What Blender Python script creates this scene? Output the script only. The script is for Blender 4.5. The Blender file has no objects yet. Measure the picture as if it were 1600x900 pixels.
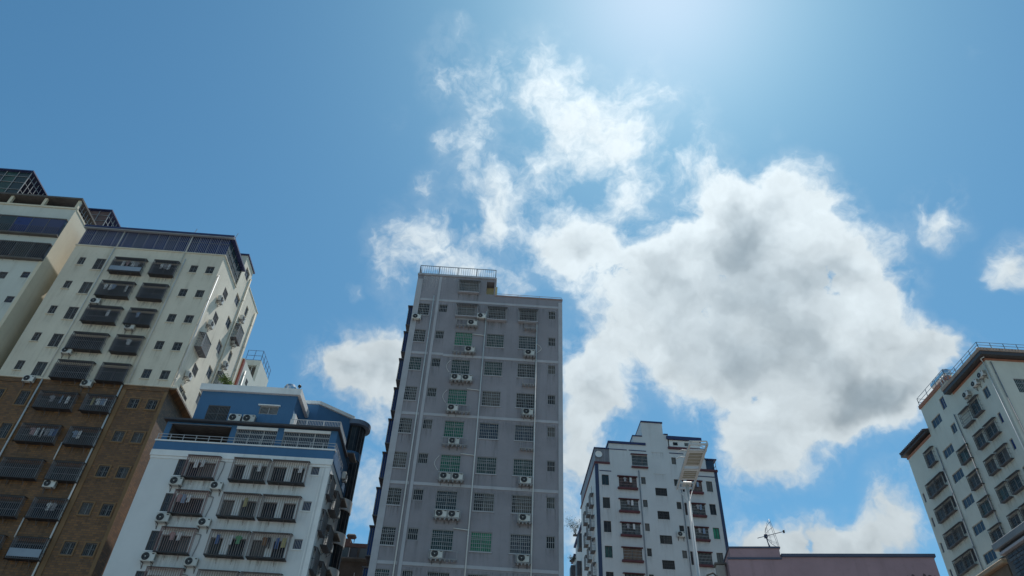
import bpy, math, random
from mathutils import Matrix, Vector
R = math.radians
scene = bpy.context.scene
col = scene.collection

# ---------------------------------------------------------------- camera
SUN_AZ, SUN_EL = 21.6, 63.2
cam = bpy.data.objects.new('camera', bpy.data.cameras.new('camera'))
col.objects.link(cam)
cam.data.sensor_width = 36.0
cam.data.lens = 36.0 * 1130.0 / 1600.0
cam.data.clip_end = 20000
cx = Vector((0.99851727, -0.03578522, 0.0410204)); cu = Vector((-0.05443579, -0.65640931, 0.75243841)); cf = Vector((0.0, 0.75355573, 0.65738403))
m = Matrix((cx, cu, -cf)).transposed().to_4x4()
m.translation = (0, 0, 1.6)
cam.matrix_world = m
scene.camera = cam
vs = scene.view_settings
vs.view_transform = 'Standard'; vs.look = 'None'; vs.gamma = 1.0; vs.exposure = 0.3; vs.use_curve_mapping = False

# ---------------------------------------------------------------- sky and sun
# heaps of cumulus: azimuth, elevation, radius (degrees), weight
CLOUDS = """-10.8,57.8,2.4,0.49;-5.3,57.4,2.7,0.54;1.0,58.1,2.7,0.59;5.6,57.7,2.4,0.74;-8.4,60.3,0.8,0.35;9.9,55.4,2.7,0.49;14.1,55.6,2.4,0.36;17.6,55.7,1.8,0.20;-4.9,53.3,2.0,0.53;-7.8,51.6,2.2,0.40;3.1,52.9,2.8,0.56;7.1,52.2,3.1,0.66;11.8,51.2,3.0,0.66;14.8,50.5,2.4,0.59;19.8,52.1,2.7,0.43;20.0,50.1,2.1,0.36;18.2,48.9,2.4,0.40;-3.6,48.5,2.8,0.59;0.9,49.2,3.1,0.63;4.7,49.2,2.5,0.59;-0.4,46.7,2.8,0.59;2.6,44.2,1.9,0.72;-2.5,45.5,1.9,0.72;-10.3,47.8,1.9,0.23;-12.1,46.3,1.6,0.23;6.8,45.2,2.8,1.14;10.5,46.6,3.1,0.59;12.9,47.9,2.0,0.80;6.8,43.2,2.5,1.08;9.6,43.6,2.5,1.08;-11.3,43.1,2.8,0.84;-8.0,44.1,2.5,0.84;-12.9,41.4,1.9,0.60;-5.7,43.3,2.5,0.84;-1.4,41.5,1.9,0.60;0.3,41.4,1.6,0.60;-16.2,33.2,2.5,1.08;-13.9,33.6,2.7,1.14;-11.6,33.7,2.8,1.08;-9.4,34.7,2.8,1.08;-14.7,32.0,1.8,0.84;-11.8,31.9,2.1,0.84;-18.6,35.2,0.9,0.30;-15.8,39.0,0.7,0.42;-11.0,28.6,1.8,0.72;-11.5,25.7,2.9,0.84;-11.5,23.3,2.3,0.72;6.6,35.6,3.1,0.84;8.3,34.1,3.1,0.96;10.3,36.5,2.5,0.72;6.5,32.7,2.8,0.90;7.6,29.7,3.6,0.90;5.8,27.8,3.0,0.84;10.5,38.5,3.1,0.84;9.4,32.1,2.4,0.60;6.3,24.5,2.9,0.72;5.2,21.7,2.9,0.72;23.4,47.1,2.3,1.50;26.8,45.0,2.8,1.50;30.9,45.5,2.5,1.50;33.2,43.7,1.8,1.30;24.3,43.5,2.8,1.20;20.1,45.1,2.4,1.00;16.3,43.1,2.9,1.20;12.1,41.5,2.5,1.10;13.8,39.8,3.4,1.30;19.8,41.2,4.3,1.60;26.3,41.6,4.1,1.60;30.7,40.6,2.7,1.10;33.9,39.8,2.6,1.30;31.9,37.9,2.6,1.20;35.8,36.9,2.1,1.00;23.7,37.2,5.0,1.70;29.6,36.0,4.4,1.40;17.6,36.5,4.3,1.40;34.5,33.9,2.5,1.00;36.4,32.5,2.0,0.90;37.5,31.8,1.5,1.10;38.7,31.3,1.2,0.84;35.5,30.4,1.8,1.10;33.3,28.5,1.6,0.90;19.8,32.8,4.2,1.20;26.1,31.9,4.8,1.40;31.4,30.9,3.8,1.50;29.4,29.5,2.5,0.70;34.1,30.3,2.4,1.00;21.6,28.8,3.1,1.00;25.1,28.4,2.8,1.00;29.7,29.0,2.3,1.20;32.5,29.3,1.9,1.00;20.1,26.7,2.2,0.80;22.2,26.9,2.0,0.70;19.3,24.9,1.8,0.50;15.0,35.3,2.4,0.70;40.0,41.0,1.8,0.49;41.7,41.1,1.3,0.33;40.4,39.7,1.5,0.72;41.5,39.8,1.5,0.33;39.0,41.1,1.0,0.40;45.0,35.6,1.9,0.84;43.8,35.1,1.2,0.60;31.3,23.0,2.5,0.58;30.1,21.9,2.0,0.50;32.0,21.2,2.4,0.50;32.6,24.1,1.2,0.50;22.3,21.2,2.1,1.05;20.9,20.8,2.1,1.05;24.6,21.1,2.1,1.05;27.1,20.7,2.0,0.90;18.9,20.1,2.1,1.05;29.0,19.6,2.4,0.90;25.2,20.0,3.0,1.05;16.2,21.1,3.3,0.72;-12.1,35.9,1.9,0.42;-7.5,31.0,2.5,0.72;-11.0,39.1,1.6,0.36;-13.0,29.8,1.8,0.48;16.5,58.2,1.4,0.20;-11.2,56.1,1.8,0.40;20.4,53.9,1.8,0.23;3.8,55.6,1.8,0.33;23.0,50.1,1.5,0.20;23.3,23.2,1.1,0.11;-17.1,52.9,1.1,0.13;50.3,49.3,0.7,0.13;25.9,50.1,1.2,0.17;30.8,49.7,0.8,0.10"""
CLOUDS = [tuple(map(float, b.split(','))) for b in CLOUDS.split(';')]

def direction(az, el):
    return Vector((math.sin(R(az)) * math.cos(R(el)), math.cos(R(az)) * math.cos(R(el)), math.sin(R(el))))

class NT:
    def __init__(s, tree):
        s.t = tree; tree.nodes.clear()
    def n(s, kind, **kw):
        o = s.t.nodes.new(kind)
        for k, v in kw.items():
            if k == 'inp':
                for i, val in v.items():
                    if hasattr(val, 'links'): s.t.links.new(val, o.inputs[i])
                    else: o.inputs[i].default_value = val
            else: setattr(o, k, v)
        return o
    def math(s, op, a, b=0.0, c=0.0, clamp=False):
        return s.n('ShaderNodeMath', operation=op, use_clamp=clamp, inp={0: a, 1: b, 2: c}).outputs[0]
    def vmath(s, op, a, b=None, out=0, scale=None):
        i = {0: a}
        if b is not None: i[1] = b
        if scale is not None: i[3] = scale
        return s.n('ShaderNodeVectorMath', operation=op, inp=i).outputs[out]
    def noise(s, vec, scale, detail=4, rough=.5, dist=0., out=0, ntype='FBM'):
        o = s.n('ShaderNodeTexNoise', inp={'Vector': vec, 'Scale': scale, 'Detail': detail, 'Roughness': rough, 'Distortion': dist})
        return o.outputs[out]
    def ramp(s, v, a, b, c=0., d=1., smooth=True):
        return s.n('ShaderNodeMapRange', interpolation_type='SMOOTHSTEP' if smooth else 'LINEAR', inp={0: v, 1: a, 2: b, 3: c, 4: d}).outputs[0]
    def mix(s, f, a, b, blend='MIX'):
        o = s.n('ShaderNodeMix', data_type='RGBA', blend_type=blend, inp={0: f})
        for i, v in ((6, a), (7, b)):
            if hasattr(v, 'links'): s.t.links.new(v, o.inputs[i])
            else: o.inputs[i].default_value = (*v[:3], 1)
        return o.outputs[2]

world = bpy.data.worlds.new('World'); scene.world = world; world.use_nodes = True
w = NT(world.node_tree)
sky = w.n('ShaderNodeTexSky', sky_type='NISHITA', sun_disc=False, sun_elevation=R(SUN_EL), sun_rotation=R(SUN_AZ),
          altitude=50, air_density=1.0, dust_density=.5, ozone_density=2.0).outputs[0]
d0 = w.n('ShaderNodeTexCoord').outputs['Generated']
d0 = w.vmath('NORMALIZE', d0)
wc = w.noise(d0, 7.0, 4, .62, out=1)
warp = w.vmath('SUBTRACT', wc, (.5, .5, .5))
d1 = w.vmath('ADD', d0, w.vmath('SCALE', warp, scale=.085))
wf = w.noise(d0, 40.0, 2, .65, out=1)
d1 = w.vmath('ADD', d1, w.vmath('SCALE', w.vmath('SUBTRACT', wf, (.5, .5, .5)), scale=.02))
tot = None
for az, el, rad, wt in CLOUDS:
    dist = w.vmath('DISTANCE', d1, direction(az, el), out=1)
    h = w.ramp(dist, R(rad) * 1.45, R(rad) * .15, 0., wt)
    tot = h if tot is None else w.math('ADD', tot, h)
# the same kind of broken cumulus goes on round the rest of the sky
gen = w.ramp(w.noise(d1, 2.6, 3, .5), .50, .72, 0., 1.9)
away = w.ramp(w.vmath('DISTANCE', d0, tuple(cf), out=1), .62, .82, 0., 1.)
up = w.ramp(w.n('ShaderNodeSeparateXYZ', inp={0: d0}).outputs[2], .02, .2)
tot = w.math('ADD', tot, w.math('MULTIPLY', w.math('MULTIPLY', gen, away), up))
sund = direction(SUN_AZ, SUN_EL)
f1 = w.noise(d1, 13.0, 8, .62)
vor = w.n('ShaderNodeTexVoronoi', feature='F1', inp={'Vector': d1, 'Scale': 15.0, 'Detail': 1.0, 'Roughness': .5}).outputs['Distance']
puff = w.math('MULTIPLY', w.math('MULTIPLY_ADD', vor, -1.3, .62), w.ramp(tot, 1.0, 2.2))
sat = w.math('SUBTRACT', 1.0, w.math('EXPONENT', w.math('MULTIPLY', tot, -1.3)))
core = w.math('MULTIPLY', w.math('SUBTRACT', tot, 1.1, clamp=True), .6)
dens = w.math('ADD', w.math('ADD', sat, core), w.math('MULTIPLY_ADD', f1, 2.6, -1.3 - .38))
dens = w.math('ADD', dens, w.math('MULTIPLY', puff, .8))
alpha = w.n('ShaderNodeMapRange', interpolation_type='SMOOTHSTEP', inp={0: dens, 1: -.1, 2: w.ramp(tot, 1.2, 2.2, .85, .28), 3: 0., 4: 1.}).outputs[0]
alpha = w.math('MULTIPLY', alpha, w.ramp(tot, .0, .22))
veil = w.math('MULTIPLY', w.math('MULTIPLY', sat, w.ramp(f1, .36, .62)), .42)
alpha = w.math('MAXIMUM', alpha, veil)
d2 = w.vmath('ADD', d1, w.vmath('SCALE', w.vmath('SUBTRACT', tuple(sund), d1), scale=.035))
f2 = w.noise(d2, 13.0, 3, .55)
thick = w.math('ADD', w.math('MULTIPLY', tot, .8), w.math('MULTIPLY_ADD', f2, 1.3, -.65))
thick = w.ramp(w.math('ADD', thick, w.math('MULTIPLY', puff, .35)), 1.2, 3.3, 0., 1.)
relief = w.math('MULTIPLY_ADD', w.math('SUBTRACT', f1, f2), .5, 1.0)
white = w.mix(thick, (7.0, 7.9, 8.4), (3.2, 4.0, 4.6))
# forward scattering: cloud brightens towards the sun
ang = w.vmath('DISTANCE', d0, tuple(sund), out=1)
phase = w.math('MULTIPLY_ADD', w.math('EXPONENT', w.math('MULTIPLY', w.math('POWER', ang, 2.0), -3.2)), .50, .57)
white = w.vmath('SCALE', white, scale=w.math('MULTIPLY', relief, phase))
b_sky = w.n('ShaderNodeHueSaturation', inp={'Color': sky, 'Saturation': 1.0}).outputs[0]
tint = w.mix(w.math('EXPONENT', w.math('MULTIPLY', w.math('POWER', ang, 2.0), -40.0)), (.49, .885, .93), (.70, .91, .97))
b_sky = w.vmath('MULTIPLY', b_sky, tint)
final = w.mix(alpha, b_sky, white)
bg = w.n('ShaderNodeBackground', inp={'Color': final, 'Strength': 0.1})
w.n('ShaderNodeOutputWorld', inp={0: bg.outputs[0]})
world.cycles.sampling_method = 'MANUAL'; world.cycles.sample_map_resolution = 512

sun = bpy.data.objects.new('sun', bpy.data.lights.new('sun', 'SUN'))
col.objects.link(sun)
sun.data.energy = 4.0; sun.data.angle = R(.53); sun.data.color = (1.0, .95, .88)
sun.rotation_euler = (-direction(SUN_AZ, SUN_EL)).to_track_quat('-Z', 'Y').to_euler()

# ---------------------------------------------------------------- materials
MATS = {}
def mat(name, base, rough=.8, var=.08, nscale=.6, streak=0., dirt=(.05, .045, .04), bump=0., bscale=30., brick=None, metal=0., spec=.5, rnd=0., alpha=None, rust=0., rust_col=(.16, .07, .03)):
    """procedural paint/render/metal: large soft variation, rain streaks, fine relief, optional tile joints"""
    if name in MATS: return MATS[name]
    ma = bpy.data.materials.new(name); ma.use_nodes = True
    t = NT(ma.node_tree)
    co = t.n('ShaderNodeTexCoord').outputs['Object']
    big = t.noise(co, nscale, 6, .6)
    c = t.mix(t.ramp(big, .3, .7), tuple(x * (1 - var) for x in base), tuple(min(1, x * (1 + var)) for x in base))
    height = None
    if brick:
        bw, bh, mortar, jcol = brick
        # x and y are both run along the wall so that every face carries the joints
        sp = t.n('ShaderNodeSeparateXYZ', inp={0: co})
        al = t.math('ADD', sp.outputs[0], sp.outputs[1])
        v2 = t.n('ShaderNodeCombineXYZ', inp={0: al, 1: sp.outputs[2]}).outputs[0]
        b = t.n('ShaderNodeTexBrick', inp={'Vector': v2, 'Scale': 1.0, 'Mortar Size': mortar, 'Mortar Smooth': .1, 'Brick Width': bw, 'Row Height': bh,
                                           'Color1': (.62, .62, .62, 1), 'Color2': (1.25, 1.2, 1.1, 1), 'Mortar': (1, 1, 1, 1), 'Bias': 0.})
        c = t.mix(1., c, b.outputs[0], 'MULTIPLY')
        c = t.mix(t.math('MULTIPLY', b.outputs[1], .8), c, jcol)
        height = t.math('MULTIPLY', b.outputs[1], -1.)
    if streak:
        mp = t.n('ShaderNodeMapping', inp={0: co, 3: (1.6, 1.6, .07)}).outputs[0]
        st = t.ramp(t.noise(mp, 1.0, 7, .65), .48, .78)
        blot = t.ramp(t.noise(co, .23, 4, .6), .35, .7)
        c = t.mix(t.math('MULTIPLY', t.math('MULTIPLY', st, blot), streak), c, dirt)
        gr = t.ramp(t.noise(co, 3.3, 8, .7), .5, .8)
        c = t.mix(t.math('MULTIPLY', gr, streak * .35), c, dirt)
    if rust:
        ru = t.ramp(t.noise(co, 4.0, 7, .7), .52, .66)
        c = t.mix(t.math('MULTIPLY', ru, rust), c, rust_col)
    if rnd:
        oi = t.n('ShaderNodeObjectInfo').outputs['Random']
        c = t.vmath('SCALE', c, scale=t.ramp(oi, 0, 1, 1 - rnd, 1 + rnd, False))
    i = {'Base Color': c, 'Roughness': rough, 'Metallic': metal, 'Specular IOR Level': spec}
    p = t.n('ShaderNodeBsdfPrincipled', inp=i)
    if bump:
        fine = t.noise(co, bscale, 5, .6)
        hh = fine if height is None else t.math('ADD', t.math('MULTIPLY', fine, .3), height)
        bm = t.n('ShaderNodeBump', inp={'Strength': bump, 'Distance': .02, 'Height': hh})
        t.t.links.new(bm.outputs[0], p.inputs['Normal'])
    t.n('ShaderNodeOutputMaterial', inp={0: p.outputs[0]})
    MATS[name] = ma
    return ma

def glass(name, cols, rough=.08, spec=.18, folds=0., curtain=False):
    """window pane: the dim room or curtain just behind it, under a glossy coat; each pane differs a little"""
    if name in MATS: return MATS[name]
    ma = bpy.data.materials.new(name); ma.use_nodes = True
    t = NT(ma.node_tree)
    co = t.n('ShaderNodeTexCoord').outputs['Object']
    oi = t.n('ShaderNodeObjectInfo').outputs['Random']
    off = t.n('ShaderNodeCombineXYZ', inp={0: t.math('MULTIPLY', oi, 37.), 1: t.math('MULTIPLY', oi, 91.)}).outputs[0]
    v = t.vmath('ADD', co, off)
    c = t.mix(t.ramp(t.noise(v, 1.3, 2, .5), .42, .58), cols[0], cols[1])
    c = t.mix(t.ramp(oi, .55, .6), c, cols[2])
    if curtain:
        sx = t.n('ShaderNodeSeparateXYZ', inp={0: co})
        r2 = t.math('FRACT', t.math('MULTIPLY', oi, 17.3)); r3 = t.math('FRACT', t.math('MULTIPLY', oi, 7.7))
        edge = t.math('GREATER_THAN', sx.outputs[0], t.math('MULTIPLY_ADD', r3, 1.2, -.6))
        fold = t.n('ShaderNodeTexWave', inp={'Vector': v, 'Scale': 3.0, 'Distortion': 2., 'Detail': 2.}).outputs[1]
        cc = t.mix(r3, (.16, .15, .14), (.10, .13, .14))
        cc = t.mix(t.math('MULTIPLY', fold, .5), cc, (.03, .03, .03))
        c = t.mix(t.math('MULTIPLY', edge, t.math('GREATER_THAN', r2, .62)), c, cc)
    if folds:
        wv = t.n('ShaderNodeTexWave', inp={'Vector': v, 'Scale': 2.2, 'Distortion': 3., 'Detail': 3.}).outputs[1]
        c = t.mix(t.math('MULTIPLY', wv, folds), c, (0, 0, 0))
    bp = t.n('ShaderNodeBump', inp={'Strength': .08, 'Distance': .02, 'Height': t.noise(v, 2.5, 2)})
    p = t.n('ShaderNodeBsdfPrincipled', inp={'Base Color': c, 'Roughness': rough, 'Specular IOR Level': spec, 'Normal': bp.outputs[0]})
    t.n('ShaderNodeOutputMaterial', inp={0: p.outputs[0]})
    MATS[name] = ma
    return ma

GREY = mat('grey_tower_paint', (.245, .238, .262), .75, .11, .22, .8, (.10, .10, .115), .25)
GREYL = mat('pale_grey_band_paint', (.37, .38, .41), .75, .08, .8, .5, (.14, .14, .15), .2)
CREAM = mat('cream_render', (.60, .565, .47), .85, .07, .25, .8, (.25, .21, .15), .3)
BROWN = mat('brown_wall_tile', (.17, .082, .027), .55, .12, .35, .7, (.05, .035, .022), .5, 20., (.34, .165, .02, (.07, .05, .035)))
BROWNTRIM = mat('tan_stone_trim', (.19, .115, .055), .8, .12, .8, .6, (.10, .07, .045), .2)
WHITEW = mat('cool_white_render', (.60, .625, .635), .8, .04, .3, .3, (.33, .33, .32), .2)
WHITET = mat('white_trim_paint', (.70, .72, .72), .7, .06, .8, .5, (.3, .28, .25), .15)
BLUE = mat('blue_wall_paint', (.045, .135, .265), .7, .08, .3, .3, (.02, .05, .12), .2)
OFFW = mat('off_white_tile', (.545, .565, .575), .7, .05, .3, .5, (.27, .26, .25), .25)
DBLUE = mat('dark_blue_corner_tile', (.02, .035, .09), .5, .1, .6, .2, (.02, .03, .06))
ROOFB = mat('navy_roof_edge', (.02, .03, .10), .5, .1, .7)
CREAM2 = mat('pale_cream_wall', (.51, .535, .49), .8, .05, .25, .5, (.30, .27, .21), .25)
REDTRIM = mat('terracotta_fascia', (.33, .14, .09), .75, .12, 1., .5, (.12, .06, .04))
PINK = mat('faded_pink_render', (.325, .22, .245), .85, .1, .35, .8, (.10, .075, .09), .3)
TANW = mat('tan_yellow_render', (.58, .53, .41), .85, .06, .3, .4, (.3, .22, .12), .25)
YELP = mat('pale_yellow_plaster', (.62, .55, .32), .85, .08)
ALU = mat('aluminium_frame', (.27, .28, .28), .5, .06, 2., metal=.2, rnd=.15)
DARKF = mat('dark_bronze_frame', (.045, .04, .042), .45, .1, 2., rnd=.2)
WBAR = mat('galvanised_bar', (.29, .30, .31), .6, .1, 2., metal=.1, rust=.35)
GBAR = mat('weathered_steel_bar', (.115, .12, .13), .7, .15, 2., metal=.1, rust=.6)
RBAR = mat('maroon_painted_bar', (.25, .165, .16), .55, .12, 2., rust=.4)
DCAGE = mat('dark_cage_bar', (.14, .145, .16), .6, .15, 2., rust=.4)
MAROON = mat('maroon_sill_tile', (.10, .03, .038), .6, .15, 1.5)
DTIN = mat('sooty_tin_sheet', (.03, .031, .036), .6, .2, 1.2, rust=.3)
TIN = mat('weathered_tin_sheet', (.075, .08, .095), .6, .2, 1.2, .6, (.05, .04, .03), rust=.5)
PIPE = mat('white_plastic_pipe', (.56, .57, .56), .5, .06, 1., .5, (.2, .18, .15))
PIPEG = mat('grey_plastic_pipe', (.25, .26, .28), .55, .06, 1., .5, (.12, .12, .12))
PIPEB = mat('red_brown_pipe', (.20, .045, .03), .5, .1, 1.)
ACW = mat('air_conditioner_shell', (.52, .535, .515), .45, .05, 2., .35, (.25, .2, .14), rnd=.13)
BLACK = mat('black_plastic', (.018, .019, .022), .5, .1, 3.)
STEEL = mat('stainless_steel', (.6, .62, .63), .22, .06, 2., metal=1.)
CONC = mat('raw_concrete', (.27, .26, .25), .9, .15, .8, .7, (.08, .08, .075), .4)
DKCONC = mat('dark_concrete', (.10, .095, .09), .9, .2, .8, .6, (.03, .03, .03), .4)
MASTW = mat('white_mast_paint', (.43, .46, .475), .45, .05, 1.5, .3, (.3, .27, .22))
STONE = mat('dark_slate_tile', (.07, .08, .095), .5, .25, 1.5, .3, (.03, .03, .035), .5, 15., (.42, .22, .025, (.16, .17, .18)))
SLATER = mat('roof_tile_edge', (.34, .27, .23), .8, .15, 1.2, .4, (.12, .1, .09), .3)
LEAF = mat('leaf', (.12, .2, .04), .6, .35, 6., rnd=.3)
LEAFD = mat('dark_leaf', (.035, .06, .025), .6, .35, 6., rnd=.3)
G_DARK = glass('dim_room_pane', [(.02, .024, .03), (.035, .04, .045), (.05, .055, .055)], curtain=True)
G_ROOM = glass('dark_balcony_pane', [(.014, .015, .02), (.026, .027, .032), (.04, .04, .042)], .15, .2)
G_GREEN = glass('green_curtain_pane', [(.04, .26, .16), (.06, .33, .2), (.035, .21, .14)], .12, .25, .5)
G_TEAL = glass('teal_curtain_pane', [(.03, .075, .075), (.045, .11, .10), (.03, .06, .075)], .1, .28, .5)
G_BLUE = glass('blue_tinted_pane', [(.013, .026, .10), (.02, .04, .14), (.03, .045, .11)], .08, .3)
G_BLGR = glass('blue_grey_pane', [(.035, .055, .085), (.05, .07, .10), (.025, .045, .08)], .08, .3)
G_AMBER = mat('bamboo_blind', (.30, .16, .07), .7, .15, 1., brick=(9., .07, .012, (.10, .05, .025)))
PANEL = mat('ribbed_polycarbonate', (.24, .25, .23), .5, .1, 1., brick=(9., .12, .02, (.16, .16, .15)))

# ---------------------------------------------------------------- mesh helpers
class MB:
    def __init__(s): s.v = []; s.f = []; s.m = []; s.sm = []
    def face(s, pts, mi=0, smooth=False):
        b = len(s.v); s.v += [tuple(p) for p in pts]; s.f.append(tuple(range(b, b + len(pts)))); s.m.append(mi); s.sm.append(smooth)
    def box(s, x0, x1, y0, y1, z0, z1, mi=0):
        b = len(s.v)
        s.v += [(x, y, z) for z in (z0, z1) for y in (y0, y1) for x in (x0, x1)]
        for q in ((0, 2, 3, 1), (4, 5, 7, 6), (0, 1, 5, 4), (2, 6, 7, 3), (0, 4, 6, 2), (1, 3, 7, 5)):
            s.f.append(tuple(b + i for i in q)); s.m.append(mi); s.sm.append(False)
        return s
    def cbox(s, x0, x1, y0, y1, z0, z1, c=.02, mi=0):
        """box with chamfered vertical and horizontal edges"""
        b = len(s.v)
        pr = [(x0 + c, y0), (x1 - c, y0), (x1, y0 + c), (x1, y1 - c), (x1 - c, y1), (x0 + c, y1), (x0, y1 - c), (x0, y0 + c)]
        def ins(p): return (min(max(p[0], x0 + c), x1 - c), min(max(p[1], y0 + c), y1 - c))
        lv = [[(*ins(p), z0) for p in pr], [(*p, z0 + c) for p in pr], [(*p, z1 - c) for p in pr], [(*ins(p), z1) for p in pr]]
        for l in lv: s.v += l
        for k in range(3):
            for i in range(8):
                j = (i + 1) % 8
                s.f.append((b + k * 8 + i, b + k * 8 + j, b + k * 8 + 8 + j, b + k * 8 + 8 + i)); s.m.append(mi); s.sm.append(False)
        s.f.append(tuple(b + i for i in range(7, -1, -1))); s.m.append(mi); s.sm.append(False)
        s.f.append(tuple(b + 24 + i for i in range(8))); s.m.append(mi); s.sm.append(False)
        return s
    def bar(s, p, q, r, n=4, mi=0, caps=False, r2=None):
        p = Vector(p); q = Vector(q); r2 = r if r2 is None else r2
        d = (q - p)
        if d.length < 1e-6: return s
        d.normalize()
        a = Vector((0, 0, 1)) if abs(d.z) < .9 else Vector((1, 0, 0))
        u = d.cross(a).normalized(); v = d.cross(u)
        b = len(s.v)
        for c, rr in ((p, r), (q, r2)):
            for i in range(n):
                t = 2 * math.pi * (i + .5) / n
                s.v.append(tuple(c + (u * math.cos(t) + v * math.sin(t)) * rr))
        for i in range(n):
            j = (i + 1) % n
            s.f.append((b + i, b + n + i, b + n + j, b + j)); s.m.append(mi); s.sm.append(n > 5)
        if caps:
            s.f.append(tuple(b + i for i in range(n))); s.m.append(mi); s.sm.append(False)
            s.f.append(tuple(b + n + i for i in range(n - 1, -1, -1))); s.m.append(mi); s.sm.append(False)
        return s
    def tube(s, pts, r, n=6, mi=0):
        for a, b in zip(pts, pts[1:]): s.bar(a, b, r, n, mi, True)
        return s
    def prism(s, poly, z0, z1, mi=0):
        b = len(s.v); n = len(poly)
        s.v += [(x, y, z0) for x, y in poly] + [(x, y, z1) for x, y in poly]
        for i in range(n):
            j = (i + 1) % n
            s.f.append((b + i, b + j, b + n + j, b + n + i)); s.m.append(mi); s.sm.append(False)
        s.f.append(tuple(b + i for i in range(n - 1, -1, -1))); s.m.append(mi); s.sm.append(False)
        s.f.append(tuple(b + n + i for i in range(n))); s.m.append(mi); s.sm.append(False)
        return s
    def mesh(s, name, mats):
        me = bpy.data.meshes.new(name)
        me.from_pydata(s.v, [], s.f)
        for m_ in (mats if isinstance(mats, (list, tuple)) else [mats]): me.materials.append(m_)
        me.polygons.foreach_set('material_index', s.m)
        me.polygons.foreach_set('use_smooth', s.sm)
        me.update()
        return me

def obj(name, mesh, parent=None, loc=(0, 0, 0), rz=0., label=None, cat=None, group=None, kind=None):
    o = bpy.data.objects.new(name, mesh); col.objects.link(o)
    o.parent = parent; o.location = loc; o.rotation_euler = (0, 0, rz)
    if label: o['label'] = label
    if cat: o['category'] = cat
    if group: o['group'] = group
    if kind: o['kind'] = kind
    return o

CACHE = {}
def cached(key, fn):
    if key not in CACHE: CACHE[key] = fn()
    return CACHE[key]

def stain_mat(name, colour):
    ma = bpy.data.materials.new(name); ma.use_nodes = True
    t = NT(ma.node_tree)
    co = t.n('ShaderNodeTexCoord').outputs['Object']
    mp = t.n('ShaderNodeMapping', inp={0: co, 3: (7., 7., .35)}).outputs[0]
    fade = t.n('ShaderNodeAttribute', attribute_name='fade').outputs['Fac']
    a = t.math('MULTIPLY', t.ramp(t.noise(mp, 1., 5, .65), .42, .7), fade)
    a = t.math('MULTIPLY', a, .62)
    p = t.n('ShaderNodeBsdfPrincipled', inp={'Base Color': (*colour, 1), 'Roughness': .95})
    tr = t.n('ShaderNodeBsdfTransparent')
    mx = t.n('ShaderNodeMixShader', inp={0: a, 1: tr.outputs[0], 2: p.outputs[0]})
    t.n('ShaderNodeOutputMaterial', inp={0: mx.outputs[0]})
    return ma
STAIN = stain_mat('rain_stain', (.055, .048, .04)); LIME = stain_mat('lime_stain', (.62, .63, .64))
def stains(b, items, k=.5, m_=None):
    """dirt washed down the wall below sills, cages and shelves: (face, a0, a1, ztop, length)"""
    v, f, fd = [], [], []
    for fc, a0, a1, z, L in items:
        n = len(v); v += [tuple(fc.P(a0, -.004, z - L)), tuple(fc.P(a1, -.004, z - L)), tuple(fc.P(a1, -.004, z)), tuple(fc.P(a0, -.004, z))]
        f.append((n, n + 1, n + 2, n + 3)); fd += [0., 0., k, k]
    me = bpy.data.meshes.new('rain_stain'); me.from_pydata(v, [], f); me.materials.append(m_ or STAIN)
    at = me.attributes.new('fade', 'FLOAT', 'POINT'); at.data.foreach_set('value', fd)
    obj('rain_stain', me, b.root, kind='stuff')

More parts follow.
